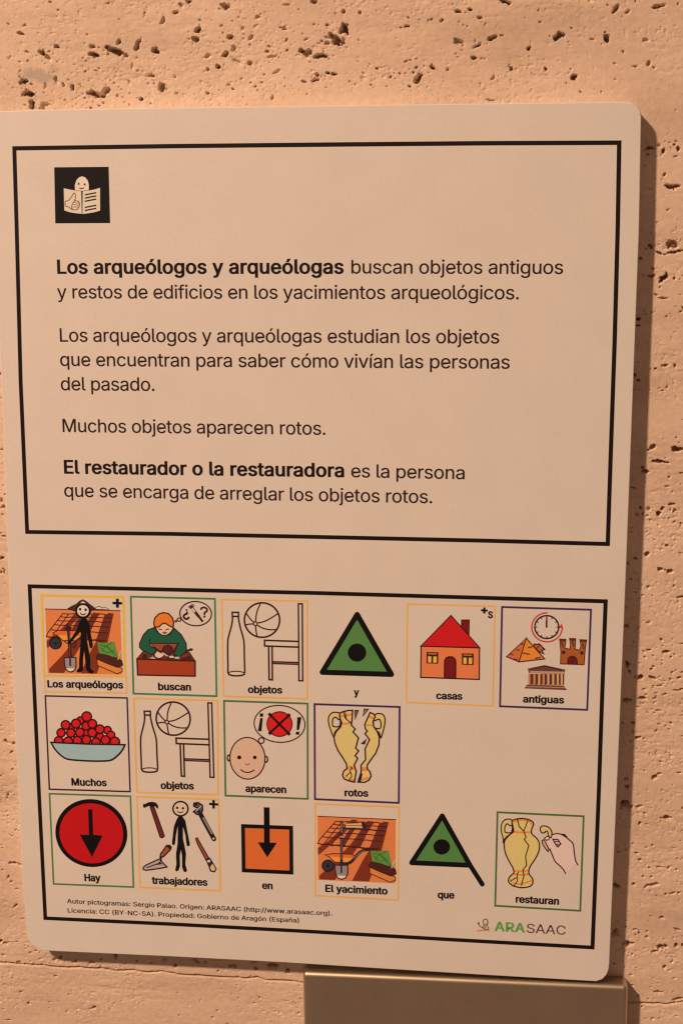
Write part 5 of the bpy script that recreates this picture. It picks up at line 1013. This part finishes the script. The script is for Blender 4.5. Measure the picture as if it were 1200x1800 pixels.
# 11 Hay
P = Print(80, 1385, K)
P.fill(ell(540, 529, 424, 396, 17, 64), (16, 10, 10))
P.fill(ell(540, 532, 375, 350, 17, 64), (184, 18, 20))
P.fill([(502, 250), (552, 252), (562, 548), (672, 560), (548, 808), (404, 548), (512, 550)], (12, 10, 8))
c = P.build('pictogram', sign, 'pictogram of a red disc with a black arrow pointing down')
border(c, 80, 1385, [(50, 68), (997, 98), (1033, 1162), (98, 1125)], 13, (78, 104, 50))
caption(c, 'Hay', 80, 1385, K, 460, 1090, 650, 1095)

# 12 trabajadores
P = Print(230, 1390, K)
P.fs([(228, 190), (270, 182), (395, 530), (372, 552), (345, 545)], (108, 34, 32), 10, (44, 14, 16))
P.fill([(145, 158), (175, 152), (205, 135), (250, 128), (295, 138), (320, 170), (325, 212), (305, 205), (285, 180), (240, 185), (215, 178), (155, 203), (145, 185)], (24, 16, 16))
P.fs(ell(583, 210, 88, 84), (210, 166, 130), 15, (28, 14, 14))
P.fill(ell(545, 200, 14, 15), BK); P.fill(ell(612, 205, 14, 15), BK); P.stroke([(550, 240), (568, 254), (590, 256), (612, 244)], 9, LN, smooth=True)
P.fill([(560, 298), (605, 300), (640, 350), (662, 470), (692, 620), (690, 645), (672, 652), (655, 640), (640, 520), (612, 420), (612, 560), (632, 650), (648, 740), (640, 860), (660, 935), (645, 955), (622, 948), (602, 900), (600, 760), (588, 690), (575, 760), (578, 880), (560, 935), (535, 945), (520, 930), (535, 860), (530, 740), (548, 620), (552, 410), (530, 520), (520, 620), (505, 640), (486, 632), (484, 600), (505, 420), (535, 340)], (18, 12, 12))
P.fs([(740, 145), (790, 138), (840, 170), (842, 230), (820, 285), (770, 275), (735, 245), (760, 225), (800, 205), (765, 195), (738, 180)], (92, 72, 64), 13, (30, 16, 16))
P.stroke([(765, 235), (825, 180)], 8, (190, 160, 138)); P.fill(ell(800, 245, 20, 18), (40, 24, 22)); P.fill(ell(762, 160, 20, 14), (36, 20, 20))
P.stroke([(820, 280), (900, 430), (975, 565)], 54, (34, 18, 18)); P.stroke([(850, 320), (950, 500)], 15, (140, 112, 98)); P.fill(ell(970, 560, 12, 12), (205, 165, 130))
P.fs([(345, 775), (350, 740), (420, 640), (455, 638), (475, 660), (465, 690), (380, 775)], (158, 70, 38), 12, (40, 18, 16)); P.fill([(430, 640), (460, 640), (474, 662), (460, 690), (425, 660)], (44, 20, 18))
P.fs([(345, 795), (362, 830), (425, 892), (350, 908), (180, 932), (148, 922), (145, 900), (180, 870)], (176, 142, 122), 12, (40, 18, 18)); P.stroke([(190, 900), (330, 850), (355, 820)], 10, (50, 24, 22)); P.fill([(345, 840), (380, 860), (330, 865), (300, 870)], (40, 20, 20)); P.stroke([(355, 775), (352, 820)], 22, (36, 18, 18))
P.fs([(758, 560), (780, 550), (800, 590), (915, 790), (880, 808), (790, 640)], (150, 66, 38), 10, (44, 16, 16)); P.fill(ell(772, 565, 15, 18), (150, 30, 26))
P.fs([(880, 805), (925, 790), (950, 830), (1000, 915), (980, 950), (935, 940), (915, 880)], (56, 34, 28), 10, (34, 16, 16)); P.fill([(930, 890), (960, 855), (992, 915), (975, 940), (942, 930)], (206, 166, 96)); P.fill([(893, 818), (925, 805), (935, 830), (905, 842)], (200, 176, 150))
P.stroke([(970, 108), (970, 208)], 29, BK, cap='flat'); P.stroke([(918, 153), (1025, 160)], 26, BK, cap='flat')
c = P.build('pictogram', sign, 'pictogram of a stick figure among a hammer, a wrench, a trowel and a brush')
border(c, 230, 1390, [(75, 70), (1028, 103), (1050, 1172), (110, 1132)], 13, OR)
caption(c, 'trabajadores', 230, 1390, K, 248, 1088, 900, 1112)

# 13 en
K8 = 1200 / 140
P = Print(400, 1395, K8)
P.fill([(232, 485), (960, 515), (962, 1190), (240, 1160)], (210, 92, 38))
P.stroke([(233, 488), (957, 515), (962, 1190), (243, 1157)], 58, BK, closed=True)
P.fill([(545, 205), (632, 207), (636, 738), (742, 742), (598, 960), (455, 733), (550, 736)], (12, 8, 8))
c = P.build('pictogram', sign, 'pictogram of a black arrow pointing into an orange square')
caption(c, 'en', 400, 1395, K8, 520, 1432, 680, 1438, 12)

# 14 El yacimiento
P = Print(540, 1400, K)
m_, q_ = dig_site(P, [(120, 230), (1035, 270), (1030, 1018), (125, 978)], False)
P.stroke([(400, 300), (402, 360), (400, 470)], 34, (70, 32, 30)); P.stroke([(398, 310), (404, 420)], 8, (150, 110, 100)); P.fill(ell(402, 475, 12, 14), (190, 160, 150))
P.stroke([(398, 490), (400, 640), (400, 760)], 30, (30, 14, 14)); P.stroke([(400, 500), (402, 740)], 8, (120, 86, 76))
P.fs([(322, 805), (472, 805), (474, 900), (450, 950), (402, 970), (358, 955), (334, 905)], (142, 116, 104), 10, (50, 26, 24)); P.fill([(345, 925), (455, 928), (440, 950), (402, 962), (365, 950)], (216, 186, 158)); P.stroke([(398, 770), (400, 890)], 20, (52, 28, 26))
c = P.build('pictogram', sign, 'pictogram of a wheelbarrow and a shovel on an orange dig site')
border(c, 540, 1400, [(92, 85), (1075, 125), (1062, 1215), (95, 1162)], 13, OR)
caption(c, 'El yacimiento', 540, 1400, K, 210, 1116, 940, 1148)

# 15 que
P = Print(700, 1410, K)
P.fill([(160, 705), (510, 160), (830, 740)], PGRN)
for e in (((512, 160), (154, 710)), ((154, 710), (838, 740)), ((838, 740), (512, 160))): P.stroke(e, 58, BK)
P.stroke([(800, 680), (980, 962)], 56, BK)
P.fill(ell(506, 524, 97, 90), BK)
c = P.build('pictogram', sign, 'pictogram of a green triangle with a black dot and a long tail')
caption(c, 'que', 700, 1410, K, 458, 1124, 655, 1129)

# 16 restauran
P = Print(860, 1415, K)
loops(P, [(220, 165), (170, 180), (138, 230), (135, 300), (150, 360), (168, 420), (195, 375), (250, 335), (275, 290), (262, 240), (262, 180)], POT, 11, LB, [(205, 220), (232, 240), (262, 250), (262, 300), (245, 325), (200, 325), (178, 310), (180, 250)])
V_ = [(262, 190), (310, 165), (385, 158), (460, 172), (505, 200), (512, 230), (490, 290), (495, 340), (550, 390), (580, 450), (578, 530), (540, 620), (480, 710), (458, 770), (465, 815), (500, 860), (505, 910), (480, 948), (420, 966), (350, 966), (270, 945), (225, 905), (222, 870), (245, 830), (280, 800), (278, 750), (240, 680), (190, 580), (170, 480), (180, 410), (240, 345), (278, 310), (272, 250)]
P.fill(V_, POT, smooth=True)
P.stroke([(275, 205), (330, 180), (400, 178), (460, 192), (498, 225)], 20, ORB, smooth=True); P.stroke([(285, 315), (385, 322), (485, 318)], 22, ORB, smooth=True)
P.stroke([(285, 770), (370, 775), (455, 770)], 20, ORB, smooth=True); P.stroke([(290, 808), (370, 818), (455, 810)], 18, ORB, smooth=True)
P.stroke([(240, 885), (310, 855)], 14, ORB); P.stroke([(270, 915), (370, 925), (490, 885)], 20, ORB, smooth=True)
P.stroke(V_, 12, LB, closed=True, smooth=True)
P.stroke([(325, 170), (345, 250), (400, 310), (425, 375), (405, 405), (458, 475), (420, 600), (432, 705), (390, 760), (400, 830), (372, 940)], 10, LB)
P.stroke([(445, 185), (400, 305)], 9, LB); P.stroke([(335, 785), (320, 820), (325, 890), (285, 945)], 9, LB); P.stroke([(245, 895), (310, 850)], 8, LB); P.fill(ell(166, 425, 15, 32), LB)
P.fs([(735, 345), (800, 335), (860, 352), (920, 400), (980, 470), (985, 560), (1000, 640), (1020, 690), (935, 760), (890, 800), (850, 740), (770, 660), (730, 580), (690, 500), (650, 420), (650, 385), (680, 365), (710, 385)], (222, 170, 144), 0.5, (222, 170, 144))
P.stroke([(735, 345), (800, 335), (860, 355), (920, 400), (975, 455), (990, 560), (1005, 650), (1032, 702)], 11, LB, smooth=True)
P.stroke([(845, 342), (880, 350), (905, 385)], 12, LB, smooth=True)
P.stroke([(888, 802), (850, 740), (770, 665), (735, 590), (705, 515)], 11, LB, smooth=True)
P.fs([(635, 405), (612, 415), (620, 460), (660, 520), (682, 545), (695, 520), (660, 450)], (206, 140, 110), 10, LB)
P.fs([(640, 385), (675, 365), (705, 378), (690, 405), (665, 415)], (218, 180, 150), 9, LB)
P.fs([(740, 400), (800, 405), (832, 455), (798, 492), (770, 460)], (206, 150, 122), 11, LB); P.stroke([(765, 430), (800, 428)], 8, LB); P.stroke([(780, 465), (810, 462)], 8, LB)
P.fs([(605, 320), (592, 280), (605, 252), (645, 245), (690, 262), (722, 300), (728, 345), (715, 382), (688, 360), (680, 318), (660, 305), (640, 325)], POT, 11, LB, smooth=True)
c = P.build('pictogram', sign, 'pictogram of a mended yellow jug and a hand holding its handle')
border(c, 860, 1415, [(92, 85), (1100, 132), (1060, 1240), (65, 1180)], 14, (72, 92, 46))
caption(c, 'restauran', 860, 1415, K, 303, 1141, 812, 1167)

# ---- logo at the lower right
P = Print(820, 1590, 6.0)
P.stroke([(112, 278), (165, 272), (232, 274)], 12, (210, 110, 62), smooth=True)
P.stroke(ell(195, 182, 24, 30, n=24), 7, (116, 70, 60), closed=True); P.stroke([(172, 165), (200, 152), (220, 172), (216, 215)], 8, (116, 70, 60), smooth=True)
P.stroke([(120, 200), (140, 232), (168, 238), (178, 215)], 8, (120, 76, 66), smooth=True); P.fill(ell(122, 198, 11, 13), (110, 66, 60))
P.fill([(172, 228), (196, 216), (208, 250), (172, 256)], (132, 140, 70)); P.stroke([(208, 220), (230, 255), (190, 262), (160, 240)], 8, (120, 76, 66), smooth=True)
c = P.build('logo', sign, 'small logo of a waving figure beside green and brown letters')
P = Print(); write(P, 'ARA', 868.3, 1636, 922, 1639, 15.8, (94, 134, 60), 26, tight=24); P.build('logo_word', c)
P = Print(); write(P, 'SAAC', 924.7, 1639.3, 993.3, 1643.2, 15.8, (88, 52, 46), 4); P.build('logo_word', c)


# ------------------------------------------------------------------ metal box under the sign
def build_box():
    wf = 0.0005
    tl = onplane(531.5, 1709, wf); tr = onplane(1103.2, 1733.5, wf)
    d = np.array(tr) - np.array(tl); wd = np.linalg.norm(d); d /= wd
    dn = np.array((-d[1], d[0]))
    hgt = 0.34
    bm = bmesh.new()
    depth = D - wf + 0.003
    def pt(a, b, w):
        q = np.array(tl) + d * a + dn * b
        return Vector(w3(q[0], q[1], w))
    vs = [bm.verts.new(pt(a, b, w)) for w in (wf, wf + depth) for (a, b) in ((0, 0), (wd, 0), (wd, hgt), (0, hgt))]
    for f in ((0, 1, 2, 3), (4, 7, 6, 5), (0, 4, 5, 1), (1, 5, 6, 2), (2, 6, 7, 3), (3, 7, 4, 0)):
        bm.faces.new([vs[i] for i in f])
    bmesh.ops.recalc_face_normals(bm, faces=bm.faces)
    fe = [e for e in bm.edges if min(v.co.y for v in e.verts) < (wf + depth / 2) * S]
    bmesh.ops.bevel(bm, geom=fe, offset=0.0085 * S, segments=7, profile=0.5, affect='EDGES')
    me = bpy.data.meshes.new('metal_box'); 
    org = pt(wd / 2, hgt, D)
    for v in bm.verts: v.co -= org
    bm.to_mesh(me); bm.free()
    for p in me.polygons: p.use_smooth = True
    me.materials.append(M_BRONZE)
    o = new_obj('metal_box', me); o.location = org
    mod = o.modifiers.new('weighted', 'WEIGHTED_NORMAL'); mod.keep_sharp = True
    return tag(o, 'brushed bronze metal box with rounded edges on the wall just under the sign', 'metal box')
build_box()

# children of the sign were modelled in world coordinates: make them local to it
for o in sign.children_recursive:
    if o.type == 'MESH':
        o.data.transform(Matrix.Translation(-SIGN_FIX))
